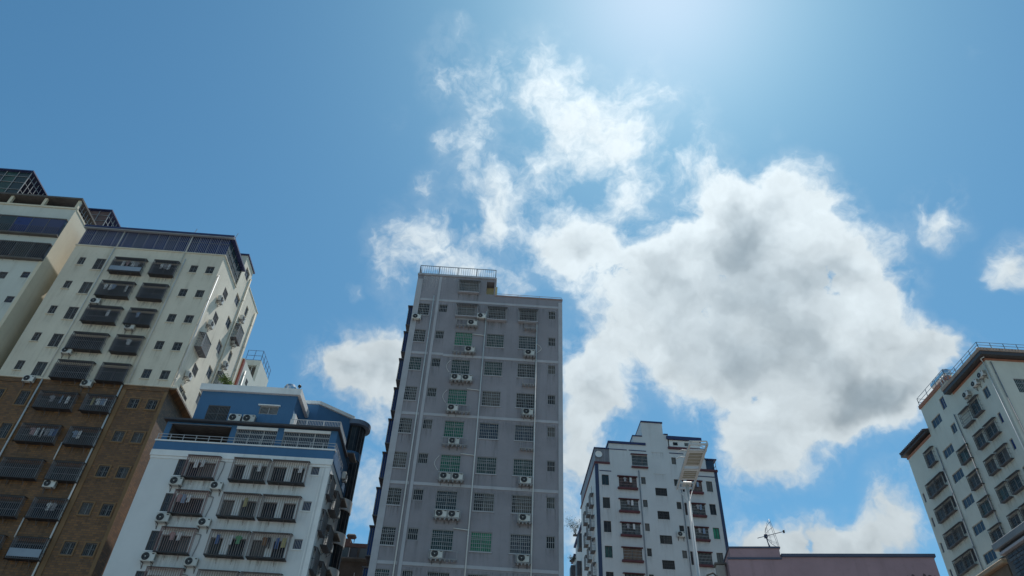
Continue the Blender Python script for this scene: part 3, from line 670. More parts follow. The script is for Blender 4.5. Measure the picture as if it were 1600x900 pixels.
# ================================================================ cream and brown tower on the left
def cream_tower():
    b = Bld(-17.8247, 33, 51.6 / 33, 1.6, 'cream tower with brown tiled lower half and blue glazed roof room', 51.6)
    f = Fac(b, 'front'); sd = Fac(b, 'right'); Z, U = b.Z, b.U; X0 = -9.07
    tops = [30.78, 28.885, 26.975, 25.04, 23.14, 21.35, 19.42, 17.51, 15.61, 13.74, 11.83]
    f.sheet(X0, 0, 22.06, 31.72, 0); f.sheet(X0, 0, 5, 22.06, 1, z0raw=0.)
    sd.sheet(0, 3., 22.06, 31.72, 0); sd.sheet(3., 4.72, 22.06, 34.6, 0); sd.sheet(4.72, 7.77, 22.06, 33.42, 0); sd.sheet(0, 7.77, 5, 22.06, 1, z0raw=0.)
    boxes = {}
    for r_, t in enumerate(tops):
        br = r_ >= 5
        sur = (BROWNTRIM, .11) if br else None
        if br:
            for a0, a1 in ((-1.75, -1.24), (-.80, -.29)): window(f, a0, a1, t - .655, t - .07, G_DARK, ALU, (.15, 1, GBAR), 1, 0, surround=sur)
            if r_ in (5, 6): window(f, -7.38, -6.86, t - .9, t - .05, G_TEAL if r_ == 6 else G_DARK, ALU, (.15, 1, GBAR), 1, surround=sur)
            window(f, -8.7, -8.2, t - .62, t - .05, G_DARK, ALU, (.15, 1, GBAR), 1, surround=sur)
        else:
            window(f, -8.43, -8.04, t - .61, t, G_DARK, ALU, (.14, 1, GBAR), 1, sill=(CREAM, .1))
            window(f, -7.4, -6.84, t - .92, t, G_TEAL if r_ == 4 else G_DARK, ALU, (.15, 1, GBAR), 1, sill=(CREAM, .1))
            window(f, -1.73, -1.29, t - .6, t, G_BLGR if r_ == 4 else G_DARK, ALU, (.14, 1, GBAR), 1, sill=(CREAM, .08))
            window(f, -.76, -.3, t - .59, t, G_DARK, ALU, (.14, 1, GBAR), 1, sill=(CREAM, .08))
        top, h = (t + .22, 1.09) if not br else (t + .02, .95)
        # the barred balconies
        window(f, -6.47, -4.5, top - h - .1, top - .2, G_ROOM, DARKF, None, 2, rev=.3); window(f, -4.08, -2.52, top - h - .1, top - .2, G_ROOM, DARKF, None, 1, rev=.3)
        low = .35 if r_ in (0,) else (.5 if r_ == 9 else 0.)
        boxes[r_, 1] = cage(f, -6.42, -4.56, top - h, top, .5, DCAGE, DTIN, .15, 1 if r_ % 2 else 2, DTIN, .014, sheet_low=low)
        boxes[r_, 2] = cage(f, -4.03, -2.6, top - h, top, .5, DCAGE, DTIN, .15, 1 + r_ % 2, DTIN, .014, sheet_low=.45 if r_ == 9 else 0.)
    # right flank
    for z in (30.62, 28.68, 24.87, 22.9): window(sd, 1.62, 2.33, z - .62, z, G_BLGR, ALU, (.16, 1, GBAR), 1)
    for z in (31.77, 29.86, 27.95, 26.04, 24.13): window(sd, 3.5, 4.28, z - .74, z, G_BLGR, ALU, None, 1)
    window(sd, 3.5, 4.3, 33.35, 34.05, G_BLGR, ALU, None, 1)
    for z in (32.42, 28.67): window(sd, 5.6, 6.1, z - .75, z, G_BLGR, ALU, None, 1)
    window(sd, 5.62, 6.4, 29.75, 30.6, G_DARK, ALU, None, 1); window(sd, 1.6, 2.5, 26.0, 26.7, G_DARK, ALU, None, 1)
    window(sd, 5.62, 6.4, 25.9, 26.75, G_DARK, ALU, None, 1); window(sd, 1.0, 1.9, 22.4, 23.0, G_DARK, ALU, None, 1)
    for q in ((1.48, 2.6, 25.9, 26.85), (5.6, 6.6, 29.7, 30.75), (5.6, 6.6, 25.9, 26.9)): cage(sd, *q, .6, WBAR, TIN, .14, 4)
    mb = MB(); f.emit(mb); sd.emit(mb)
    x0 = U(X0); zc = Z(22.06)
    for z0, z1, mi in ((0, zc, 1), (zc, Z(31.72), 0)): shell(mb, x0, 0, 0, U(7.77), z0, z1, 'fr' + ('t' if mi else ''), mi)
    shell(mb, U(-6), 0, U(3.), U(4.72), Z(31.72), Z(34.6), 'r'); shell(mb, U(-6), 0, U(4.72), U(7.77), Z(31.72), Z(33.42), 'rf')
    stains(b, b.st, 0.5); b.part('wall', mb, [CREAM, BROWN])
    b.part('stair_room_roof', MB().box(U(-6.1), .12, U(2.92), U(4.85), Z(34.6) + .002, Z(34.6) + .16), ROOFB)
    b.part('coping', MB().box(U(-6), .05, U(4.86), U(7.8), Z(33.42) + .002, Z(33.42) + .1), CREAM)
    # change of cladding: a proud cream ledge with a dark drip line
    b.part('ledge', MB().box(x0, .09, -.09, 0., zc + .01, zc + .16), CREAM)
    b.part('ledge', MB().box(.003, .6, .003, U(7.7), zc + .01, zc + .16), CREAM); b.part('ledge', MB().box(.003, .6, .003, U(7.7), zc - .14, zc + .007), BROWN)  # deep flank ledge added to shade the brown side wall below
    b.part('ledge', MB().box(x0, .05, -.05, 0., zc - .42, zc - .33), BROWN)
    b.part('pilaster', MB().box(U(-2.36), U(-2.13), -.05, 0, 0, zc - .45), BROWNTRIM)
    b.part('pilaster', MB().box(-.22, .03, -.05, 0, 0, zc - .45), BROWNTRIM)
    pipe(f, -6.69, 22.15, 31.7, .045, PIPE); pipe(f, -2.42, 22.15, 31.7, .045, CREAM); pipe(f, -2.2, 22.15, 31.2, .045, PIPE)
    pipe(f, -2.45, 5, 22.0, .065, PIPE); pipe(f, -6.62, 5, 22.0, .065, PIPE); pipe(f, -4.02, 17.55, 18.5, .05, PIPE); pipe(f, -4.02, 13.7, 14.6, .05, PIPE)
    pipe(sd, .12, 22.2, 30.2, .07, PIPE); pipe(sd, 4.6, 22.2, 33.9, .08, CREAM); pipe(sd, 7.3, 22.2, 33.1, .08, CREAM)
    # blue glazed roof room
    zb, zt = Z(31.72), Z(33.2)
    n = 14; wd = (0 - x0) / n
    for k in range(n):
        b.part('glass_panel', MB().box(x0 + k * wd + .05, x0 + (k + 1) * wd - .05, .10, .13, zb + .12, zt), G_BLUE)
        mb = MB().box(x0 + k * wd - .03, x0 + k * wd + .03, .08, .15, zb + .1, zt)
        for q in range(1, 6): x = x0 + k * wd + wd * q / 6; mb.box(x - .016, x + .016, .03, .06, zb + .1, zt)
        b.part('mullion', mb, mat('pale_mullion', (.27, .28, .33), .5, .1))
    b.part('transom', MB().box(x0, 0, .062, .079, zb + (zt - zb) * .68, zb + (zt - zb) * .68 + .05), GBAR)
    for x in (U(-6.66), U(-2.42)): b.part('post', MB().bar((x, -.02, zb), (x, -.02, zt + .5), .055, 8, 0, True), PIPE)
    for k in range(4):
        y0 = U(3.) * k / 4; y1 = U(3.) * (k + 1) / 4
        b.part('glass_panel', MB().box(-.13, -.10, y0 + .16, y1 - .02, zb + .12, zt), G_TEAL)
        b.part('mullion', MB().box(-.15, -.08, y1 - .02, y1 + .04, zb + .1, zt), ALU)
    b.part('transom', MB().box(-.075, -.05, .16, U(3.), zb + 1.1, zb + 1.16), ALU)
    b.part('sill', MB().box(x0 - .08, .1, -.1, .2, zb + .002, zb + .1), CREAM); b.part('sill', MB().box(-.2, .1, .203, U(3.), zb + .002, zb + .1), CREAM)
    mb = MB(); za, zf = zt + .62, zt + .16
    mb.prism([(x0 - .1, -.35), (.3, -.35), (.3, U(3.) + .1), (x0 - .1, U(3.) + .1)], zt + .002, zt + .2)
    b.part('roof', mb, ROOFB)
    b.part('eave_strip', MB().box(x0 - .1, .3, -.30, -.05, zt - .12, zt), mat('pale_eave', (.25, .27, .30), .7, .1))
    for x, y in ((U(-2.42), -.1), (.22, .1), (U(-.15), U(2.9))): b.part('aerial', MB().bar((x, y, zt + .2), (x + .12, y, zt + .95), .025, 5, 0, True), WBAR)
    G = 'air conditioners on the cream and brown tower'
    for a, z, lab in ((-6.6, 27.35, 'under the left barred balcony, second row of the cream tower'), (-3.98, 25.72, 'hung in front of the third right-hand barred balcony of the cream tower'),
                      (-6.65, 23.8, 'beside the left barred balcony, fourth row of the cream tower'), (-4.75, 21.82, 'on the ledge where cream wall meets brown tile, right of the pipe'),
                      (-7.8, 21.86, 'below the teal window just above the brown tile'), (-4.1, 16.15, 'alone on the brown tiled wall below the third barred balcony')):
        ac(f, a, a + .72, z, z + .4, 'weathered air conditioner ' + lab, G)
    for a, z, lab in ((1.6, 29.52, 'highest one on the right flank of the cream tower'), (1.6, 27.6, 'second from the top on the right flank of the cream tower'),
                      (5.6, 31.2, 'at the far top of the right flank of the cream tower'), (5.7, 29.3, 'under the far barred cage on the right flank of the cream tower'),
                      (1.4, 23.75, 'low on the right flank of the cream tower, near the front corner'), (5.6, 27.4, 'below the far window column, flank of the cream tower')):
        ac(sd, a, a + .6, z, z + .35, 'air conditioner ' + lab, G)
    T = 'the %s row %s balcony cage of the cream tower'
    washing(f, boxes[0, 1], [(.3, 'white', 'towel'), (.45, 'pink', 'shirt'), (.62, 'white', 'shirt'), (.75, 'grey', 'shirt')], T % ('top', 'left'))
    washing(f, boxes[0, 2], [(.35, 'white', 'shirt'), (.5, 'grey', 'shirt'), (.65, 'white', 'towel')], T % ('top', 'right'))
    washing(f, boxes[1, 1], [(.15, 'white', 'shirt'), (.3, 'white', 'towel'), (.4, 'pale blue', 'shirt'), (.8, 'white', 'trousers')], T % ('second', 'left'))
    washing(f, boxes[2, 1], [(.65, 'white', 'towel')], T % ('third', 'left'))
    washing(f, boxes[2, 2], [(.35, 'pale blue', 'shirt')], T % ('third', 'right'))
    washing(f, boxes[3, 2], [(.5, 'white', 'shirt')], T % ('fourth', 'right'))
    washing(f, boxes[5, 1], [(.35, 'grey', 'shirt'), (.6, 'pale blue', 'towel'), (.78, 'white', 'towel')], T % ('sixth', 'left'))
    washing(f, boxes[5, 2], [(.25, 'yellow', 'towel'), (.45, 'white', 'shirt'), (.6, 'pale blue', 'shirt'), (.7, 'white', 'towel')], T % ('sixth', 'right'))
    washing(f, boxes[6, 1], [(.3, 'pink', 'shirt'), (.42, 'white', 'towel'), (.55, 'white', 'trousers'), (.68, 'grey', 'shirt'), (.8, 'pale blue', 'shirt'), (.9, 'blue', 'shirt')], T % ('seventh', 'left'))
    washing(f, boxes[6, 2], [(.2, 'pale blue', 'shirt'), (.35, 'white', 'towel')], T % ('seventh', 'right'))
    washing(f, boxes[8, 2], [(.5, 'white', 'shirt'), (.65, 'grey', 'shirt')], T % ('ninth', 'right'))
cream_tower()

# ================================================================ far left tower
def tan_tower():
    b = Bld(-43.15, 50, 1., 1.6, 'pale tower at the far left with dark glazed balconies and roof cages', 50.)
    f = Fac(b, 'front'); sd = Fac(b, 'right')
    f.sheet(-14, 0, 0, 52.3, 0, True); sd.sheet(0, 12, 0, 52.3, 1, True)
    for z in (43.98, 41.07, 38.1): window(f, -1.12, -.44, z - .72, z, G_BLUE, ALU, (.15, 1, GBAR), 1, raw=True); window(f, -3.08, -2.35, z - 1., z - .2, G_DARK, ALU, (.15, 1, GBAR), 1, raw=True)
    mb = MB(); f.emit(mb); sd.emit(mb); shell(mb, -14, 0, 0, 12, 0, 52.3, 'fr', 0)
    stains(b, b.st, 0.5); b.part('wall', mb, [CREAM2, TANW])
    # corner strip of tan paint
    b.part('pilaster', MB().box(-.3, .03, -.05, 0., 0, 45.4), TANW)
    # glazed balconies
    for k, (z0, z1) in enumerate(((48.55, 50.5), (45.45, 47.2))):
        x0, x1, p = -13.9, .0, .35
        mb = MB().box(x0, x1, -p, -.003, z0 - .16, z0, 0); mb.box(x0, x1, -p, -.003, z1, z1 + .12, 0)
        b.part('balcony_slab', mb, DKCONC)
        n = 9; wd = (x1 - x0) / n
        for i in range(n):
            b.part('glass_panel', MB().box(x0 + i * wd + .04, x0 + (i + 1) * wd - .04, -p + .03, -p + .06, z0 + .02, z1 - .02), (G_TEAL if i in (4, 5) else G_BLUE) if k == 0 else G_DARK)
            mb = MB().box(x0 + i * wd - .03, x0 + i * wd + .03, -p + .01, -p + .08, z0, z1)
            for q in range(1, 8): x = x0 + i * wd + wd * q / 8; mb.box(x - .013, x + .013, -p - .03, -p - .005, z0, z0 + (1.9 if k else .9))
            b.part('mullion', mb, GBAR)
        b.part('glass_panel', MB().box(x1 - .06, x1 - .03, -p + .1, -.05, z0 + .02, z1 - .02), G_BLGR)
        for i in range(12): b.part('drip_stain_bracket', MB().bar((x0 + .5 + i, -p + .1, z0 - .55), (x0 + .5 + i, -p + .1, z0 - .16), .015), GBAR)
    # open top storey under a roof slab
    b.part('roof_slab', MB().box(-14.1, .15, -.25, 3.4, 53.55, 53.75), DKCONC)
    b.part('parapet', MB().box(-14, -.02, -.1, .12, 52.302, 52.5), TANW)
    b.part('parapet', MB().box(-.14, .04, .122, 12, 52.302, 52.5), TANW)
    for x in (-10.4, -6.7, -3.4, -.12): b.part('column', MB().box(x - .14, x + .14, -.06, .2, 52.502, 53.548), TANW)
    b.part('recess_wall', MB().box(-14, -.6, 2.4, 2.6, 52.302, 53.548), DKCONC)
    for k in range(6):
        y = .3 + k * .5; mb = MB().box(-.06, -.02, y, y + .035, 52.5, 53.55); mb.box(-.05, -.03, y + .04, y + .46, 52.9, 52.93); b.part('mullion', mb, WBAR)
    # steel framed cages on the roof
    def roofcage(x0, x1, y0, y1, z0, z1, back, name='roof_cage'):
        o = b.part(name, MB().box(x0 - .15, x1 + .2, y0 - .2, y1 + .1, z1, z1 + .14), ROOFB)
        n = max(2, int((x1 - x0) / 1.1))
        fr = MB()
        for k in range(n + 1):
            x = x0 + (x1 - x0) * k / n; fr.box(x - .03, x + .03, y0 - .03, y0 + .03, z0, z1 - .003)
        m2 = max(2, int((y1 - y0) / .55))
        for k in range(m2 + 1):
            y = y0 + (y1 - y0) * k / m2; fr.box(x1 - .025, x1 + .025, y - .025, y + .025, z0, z1 - .003)
        for z in (.25, .55, .8):
            fr.box(x0, x1, y0 - .02, y0 + .02, z0 + (z1 - z0) * z - .02, z0 + (z1 - z0) * z + .02); fr.box(x1 - .02, x1 + .02, y0, y1, z0 + (z1 - z0) * z - .02, z0 + (z1 - z0) * z + .02)
        obj('frame', fr.mesh('frame', WBAR), o)
        for k in range(n):
            xa = x0 + (x1 - x0) * k / n; xb = x0 + (x1 - x0) * (k + 1) / n
            obj('glass_panel', MB().box(xa + .05, xb - .05, y0 + .05, y0 + .07, z0 + .05, z1 - .06).mesh('glass_panel', back), o)
        obj('back_wall', MB().box(x0, x1 - .06, y1 - .2, y1 - .1, z0, z1 - .006).mesh('back_wall', DKCONC), o)
    roofcage(-14, -6.6, .05, 4.5, 53.752, 57.2, G_TEAL); roofcage(-9, -.05, 4.55, 7.6, 53.752, 56.9, mat('rusty_corrugated_sheet', (.14, .09, .085), .8, .25, 1.5, .4))
tan_tower()

# ================================================================ pale tower behind, seen past the cream tower
def back_tower():
    b = Bld(-28.9, 66, 1., 1., 'pale top of a tower behind the blue roofed house, with a railed stair room', 66.)
    f = Fac(b, 'front'); sd = Fac(b, 'right'); f2 = Fac(b, 'front', 4.8); s2 = Fac(b, 'right', -.02)
    f.sheet(-9, 0, 0, 46.85, 0, True); sd.sheet(0, 12, 0, 46.85, 0, True); f2.sheet(-1.9, -.02, 46.85, 49.9, 0, True); s2.sheet(4.8, 9, 46.85, 49.9, 0, True)
    window(sd, 2.25, 3.0, 45.0, 45.75, G_DARK, ALU, (.15, 1, GBAR), 1, raw=True)
    f2.holes.append((-1.45, -.35, 47.1, 49.2, .5))
    mb = MB(); f.emit(mb); sd.emit(mb); f2.emit(mb); s2.emit(mb); shell(mb, -9, 0, 0, 12, 0, 46.85, 'fr'); shell(mb, -1.9, -.02, 4.8, 9, 46.85, 49.9, 'fr')
    stains(b, b.st, 0.4); b.part('wall', mb, CREAM2)
    b.part('stair_recess', MB().box(-1.7, -.1, 5.3, 5.36, 46.9, 49.4), DKCONC)
    b.part('handrail', MB().bar((-.9, 5.05, 47.15), (-.9, 5.05, 49.2), .05, 6, 0, True), PIPE)
    b.part('pilaster', MB().box(-.16, .06, -.06, .35, 0, 46.7), PIPEB)
    pipe(sd, 1.1, 30, 45.9, .09, PIPE, raw=True)
    railing(b, [(-1.9, 4.9, 49.9), (-.1, 4.9, 49.9), (-.1, 8.9, 49.9)], 1.45, .9, (1., .5, .08), 0, mat('blue_rail_paint', (.07, .14, .27), .5, .1), .03)
back_tower()

# ================================================================ white house with blue top storeys
def blue_house():
    b = Bld(-7.707, 30, 50 / 30, .4, 'white block with barred windows and blue top storeys beside the brown tiles', 50.)
    f = Fac(b, 'front'); sd = Fac(b, 'right'); Z, U = b.Z, b.U; X0 = -8.03
    f.sheet(X0, 0, 5, 16.9, 0, z0raw=0.); sd.sheet(0, 4.3, 5, 16.9, 0, z0raw=0.)
    boxes = {}
    for r_ in range(5):
        t = 16.74 - 1.667 * r_
        window(f, -6.76, -6.3, t - 1.02, t - .18, G_BLGR, ALU, (.14, 1, GBAR), 1, sill=(WHITET, .06))
        for a0, a1 in ((-6.28, -5.05), (-4.22, -3.72), (-3.42, -2.78), (-2.5, -1.9), (-1.62, -1.08)): window(f, a0, a1, t - 1.15, t - .32, G_DARK, DARKF, None, 1, rev=.25)
        boxes[r_, 'a'] = cage(f, -6.4, -4.99, t - 1.03, t, .45, RBAR, DTIN, .16, 0, DTIN, .014)
        boxes[r_, 'b'] = cage(f, -4.33, -2.75, t - 1.03, t, .5, mat('grey_maroon_bar', (.22, .185, .18), .6, .15, 2., rust=.3), DTIN, .16, 0, DTIN, .013)
        boxes[r_, 'c'] = cage(f, -2.60, -1.0, t - 1.03, t, .5, mat('grey_maroon_bar', (.22, .185, .18), .6, .15, 2., rust=.3), DTIN, .16, 0, DTIN, .013)
        window(f, -.8, -.44, t - .63, t - .19, G_BLUE, ALU, (.12, 0, WBAR), 0, sill=(WHITET, .06))
    for r_ in range(5):
        t = 16.5 - 1.667 * r_
        window(sd, .9, 1.6, t - .8, t, G_DARK, ALU, None, 1); window(sd, 2.6, 3.3, t - .8, t, G_DARK, ALU, None, 1)
        cage(sd, .85, 1.65, t - .85, t + .05, .3, GBAR, TIN, .16, 1); cage(sd, 2.5, 3.4, t - .85, t + .05, .5, GBAR, TIN, .16, 1)
    # terrace storey
    f2 = Fac(b, 'front', .3); f2.sheet(-8.0, -.05, 17.0, 18.46, 1)
    for a0, a1 in ((-4.72, -2.82), (-2.52, -.36)): window(f2, a0, a1, 17.42, 18.34, G_BLGR, WHITET, (.14, 2, WBAR), 2, .75, rev=.2, gbar=.016)
    a0, a1, z0, z1 = f2.m(-7.75, -4.98, 17.3, 18.36); f2.holes.append((a0, a1, z0, z1, 1.6))
    b.part('recess_wall', MB().box(a0 - .2, a1 + .2, 1.9, 1.96, z0 - .2, z1 + .2), BLACK)  # black back sheet stands for the shade deep in the recess
    for q in ((a0 + .004, a0 + .03, .36, 1.88, z0, z1), (a1 - .03, a1 - .004, .36, 1.88, z0, z1), (a0 + .035, a1 - .035, .36, 1.88, z1 - .03, z1 - .004)): b.part('recess_shade_lining', MB().box(*q), DKCONC)  # dark sides and ceiling paint the recess shade over the blue walls
    b.part('light_tube', MB().box(a0 + 1.6, a0 + 3., 1.0, 1.06, z0 + .5, z0 + .56), WHITET)
    # upper block
    f3 = Fac(b, 'front', .67); xa, xb = U(-7.05), U(-2.42); zb3, zt3 = Z(18.47), Z(20.36)
    f3.sheet(xa, xb, zb3, zt3, 1, True); s3 = Fac(b, 'right', xb); s3.sheet(.67, 4.4, zb3, zt3, 1, True)
    window(f3, U(-6.5), U(-5.45), Z(18.7), Z(19.6), G_DARK, ALU, (.12, 1, GBAR), 1, raw=True); window(f3, U(-4.06), U(-3.17), Z(19.27), Z(19.7), G_DARK, WHITET, (.1, 0, WBAR), 1, raw=True)
    b.part('lintel', MB().box(U(-4.15), U(-3.1), .5, .669, Z(19.7) + .004, Z(19.7) + .1), WHITET)
    s3.holes.append((1.7, 3.2, zb3 + .9, zb3 + 2.1, .5))
    mb = MB(); f.emit(mb); sd.emit(mb); f2.emit(mb); f3.emit(mb); s3.emit(mb)
    shell(mb, U(X0), 0, 0, 7.3, 0, Z(16.9), 'fr', 0); shell(mb, U(-8.0), U(-.05), .3, 7.3, Z(16.9), Z(18.46), 'f', 1); shell(mb, xa, xb, .67, 4.4, zb3, zt3, 'fr', 1)
    mb.face([(0, U(4.3), 0), (0, 7.3, 0), (0, 7.3, Z(16.9)), (0, U(4.3), Z(16.9))], 1)
    stains(b, b.st, 0.28); b.part('wall', mb, [WHITEW, BLUE])
    b.part('dark_opening', MB().box(xb - .6, xb - .51, 1.6, 3.3, zb3 + .8, zb3 + 2.2), BLACK)
    b.part('side_panel', MB().box(xb + .004, xb + .22, .7, 1.5, zb3, zb3 + 1.55), WHITET)
    b.part('cap', MB().box(xa - .2, xb + .25, .42, 4.6, zt3 + .002, Z(20.7)), WHITET)
    # cornice, blue parapet, ledge
    b.part('cornice', MB().box(U(X0) - .1, .12, -.12, 0, Z(16.62), Z(16.90)), WHITET); b.part('cornice', MB().box(U(X0) - .04, .05, -.05, 0, Z(16.5), Z(16.615)), WHITET)
    b.part('parapet', MB().box(U(X0) - .08, .1, -.1, .18, Z(16.905), Z(17.32)), BLUE); b.part('parapet', MB().box(-.1, .1, .183, U(4.3), Z(16.905), Z(17.32)), BLUE)
    b.part('ledge', MB().box(U(X0) - .14, .16, -.16, .2, Z(17.325), Z(17.39)), WHITET)
    b.part('corner_trim', MB().box(-.28, .06, -.06, 0, 0, Z(16.48)), WHITET); b.part('corner_trim', MB().box(.003, .06, .003, .45, 0, Z(16.48)), WHITET); b.part('corner_trim', MB().box(-.5, -.4, -.04, 0, 0, Z(16.48)), WHITET)
    zl = Z(17.39)
    railing(b, [(U(X0) - .05, -.08, zl), (.1, -.08, zl), (.1, 3.5, zl)], .5, .95, (1., .55), 0, mat('pale_rail_paint', (.36, .38, .40), .5, .1), .026)
    b.part('slab', MB().box(U(X0) - .15, .12, -.12, 4.6, Z(18.462), Z(18.55)), DARKF)
    railing(b, [(U(-2.3), .0, Z(18.55)), (.05, .0, Z(18.55)), (.05, 3., Z(18.55))], .5, 1.3, (1., .08), .12, mat('white_rail_paint', (.55, .55, .55), .5, .1), .03)
    mb = MB(); ax0, ax1 = U(-7.75), U(-4.98)
    mb.prism([(-.02, 0), (.0, 0), (.55, .26), (.53, .27)], ax0, ax1)
    aw = bpy.data.objects.new('awning', mb.mesh('awning', WHITET)); col.objects.link(aw); aw.parent = b.root
    aw.matrix_local = Matrix(((0, 0, 1, 0), (1, 0, 0, -.25), (0, 1, 0, Z(18.2)), (0, 0, 0, 1)))
    for a0, a1 in ((-4.72, -2.82), (-2.52, -.36)): b.part('roller_blind_box', MB().box(U(a0), U(a1), .2, .299, Z(18.26), Z(18.40)), WHITET)
    # rear wing with rounded bay
    wing = [(-9, 4.6), (-5.2, 4.0), (-3.1, 4.0), (-.65, 6.1), (-.65, 7.9), (-9, 7.9)]
    b.part('rear_wing', MB().prism(wing, Z(16.9), 34.2), BLUE)
    b.part('wing_cap', MB().prism([(-9.1, 4.5), (-5.2, 3.86), (-3.02, 3.86), (-.35, 6.1), (-.35, 8.), (-9.1, 8.)], 34.203, 34.5), WHITET)
    cxb, cyb, rb = -.25, 7.2, .85
    def cyl(r, z0, z1, n=28, mi=0):
        mb = MB(); mb.prism([(cxb + r * math.cos(2 * math.pi * i / n), cyb + r * math.sin(2 * math.pi * i / n)) for i in range(n)], z0, z1, mi); return mb
    b.part('rounded_bay', cyl(rb, 0, 33.75), G_DARK)
    for i in range(9):
        a = -2.2 + i * .42; x, y = cxb + (rb + .012) * math.cos(a), cyb + (rb + .012) * math.sin(a)
        b.part('mullion', MB().bar((x, y, 0), (x, y, 33.7), .035, 4, 0), DARKF)
    for z in (15.6, 18.6, 21.4, 24.2, 27.0): b.part('balcony_band', cyl(rb + .1, z - .95, z), WHITEW)
    b.part('spandrel', cyl(rb + .04, 30.6, 31.3), BLUE)
    b.part('round_canopy', cyl(1.25, 33.76, 34.19, 36), mat('grey_blue_canopy', (.13, .17, .24), .6, .1))
    for z in (20.5, 23.3, 26.1, 30.1): b.part('flank_balcony', MB().box(.002, .55, 4.6, 6.2, z, z + .1), DKCONC)
    G = 'air conditioners on the white block'
    for r_ in range(4):
        t = 15.63 - 1.667 * r_
        ac(f, -6.85, -6.25, t - .37, t, 'white air conditioner under the narrow left window, %s row of the white block' % ORD[r_], G, 1.08); ac(f, -5.04, -4.48, t - .45, t - .1, 'white air conditioner right of the maroon cage, %s row of the white block' % ORD[r_], G, 1.0)
        a0, _, z, _ = f.m(-4.75, 0, t - .05, t)
        b.part('refrigerant_line', MB().tube([(a0, -.06, z), (a0 + .12, -.05, z + .9), (a0 + .12, -.05, z + 1.5), (a0 - .3, -.05, z + 1.55)], .03, 5), PIPEG)
    for a, lab in ((-5.28, 'left'), (-4.62, 'right')):
        q = b.M @ Vector((U(a) + .48, .55, Z(18.62))); o = obj('air_conditioner', None, None, q, b.rot, '%s of two air conditioners standing against the blue upper wall' % lab, 'air conditioner', G); o.scale = (1.1,) * 3
        obj('casing', AC_C, o); obj('fan_grille', AC_G, o)
    for z, k in ((22.5, 1), (25.3, 2), (28.4, 0)):
        ac(sd, 3.5, 4.0, (z - 1.6) / b.s + 1.6, (z - 1.6) / b.s + 1.9, 'air conditioner on the shaded right flank of the white block, %s one' % ['highest', 'lowest', 'middle'][k], G)
    T = 'the %s row maroon cage of the white block'
    washing(f, boxes[0, 'a'], [(.3, 'white', 'towel'), (.5, 'white', 'shirt')], T % 'top'); washing(f, boxes[1, 'a'], [(.15, 'pink', 'shirt'), (.28, 'pale blue', 'towel'), (.45, 'white', 'shirt')], T % 'second')
    washing(f, boxes[2, 'a'], [(.35, 'pink', 'shirt'), (.55, 'white', 'shirt')], T % 'third')
    T = 'the %s row cage nearest the right corner of the white block'
    washing(f, boxes[2, 'c'], [(.35, 'brown', 'shirt'), (.45, 'black', 'trousers'), (.68, 'blue', 'trousers'), (.85, 'yellow', 'towel')], T % 'third')
    washing(f, boxes[0, 'c'], [(.8, 'white', 'shirt')], T % 'top')
    T = 'the %s row middle cage of the white block'
    washing(f, boxes[2, 'b'], [(.2, 'blue', 'towel'), (.55, 'white', 'towel'), (.75, 'green', 'shirt')], T % 'third'); washing(f, boxes[1, 'b'], [(.65, 'yellow', 'towel')], T % 'second'); washing(f, boxes[0, 'b'], [(.75, 'white', 'towel')], T % 'top')
    # things on the roof
    q = b.M @ Vector((U(-3.0), 1.3, Z(20.7)))
    t = obj('water_tank', None, None, q, b.rot, 'small domed steel water tank on the blue house roof', 'water tank')
    mb = MB(); prof = [(.5, 0), (.52, .1), (.52, .5), (.44, .72), (.25, .86), (.0, .9)]; n = 20
    for (r0, z0), (r1, z1) in zip(prof, prof[1:]):
        for i in range(n):
            a, c = 2 * math.pi * i / n, 2 * math.pi * (i + 1) / n
            mb.face([(r0 * math.cos(a), r0 * math.sin(a), z0), (r0 * math.cos(c), r0 * math.sin(c), z0), (r1 * math.cos(c), r1 * math.sin(c), z1), (r1 * math.cos(a), r1 * math.sin(a), z1)], 0, True)
    obj('shell', mb.mesh('shell', STEEL), t); obj('valve', MB().cbox(.5, .68, -.12, .12, .2, .5, .03).mesh('valve', BLACK), t)
    q = b.M @ Vector((U(-2.45), .6, Z(20.7)))
    t = obj('ball_lamp', None, None, q, b.rot, 'small dark ball lamp on the right roof corner of the blue house', 'lamp')
    obj('stem', MB().bar((0, 0, 0), (0, 0, .22), .03, 6, 0, True).mesh('stem', DARKF), t)
    mb = MB(); n = 12
    for j in range(6):
        p0, p1 = math.pi * j / 6 - 1.571, math.pi * (j + 1) / 6 - 1.571
        for i in range(n):
            a, c = 2 * math.pi * i / n, 2 * math.pi * (i + 1) / n
            mb.face([(.15 * math.cos(p) * math.cos(x), .15 * math.cos(p) * math.sin(x), .34 + .15 * math.sin(p)) for p, x in ((p0, a), (p0, c), (p1, c), (p1, a))], 0, True)
    obj('globe', mb.mesh('globe', BLACK), t)
    plant('potted_shrub', b.M @ Vector((U(-6.1), .9, Z(20.7))), 1.0, .75, 700, LEAF, 'leafy green shrub on the blue house roof against the cream tower', 3)

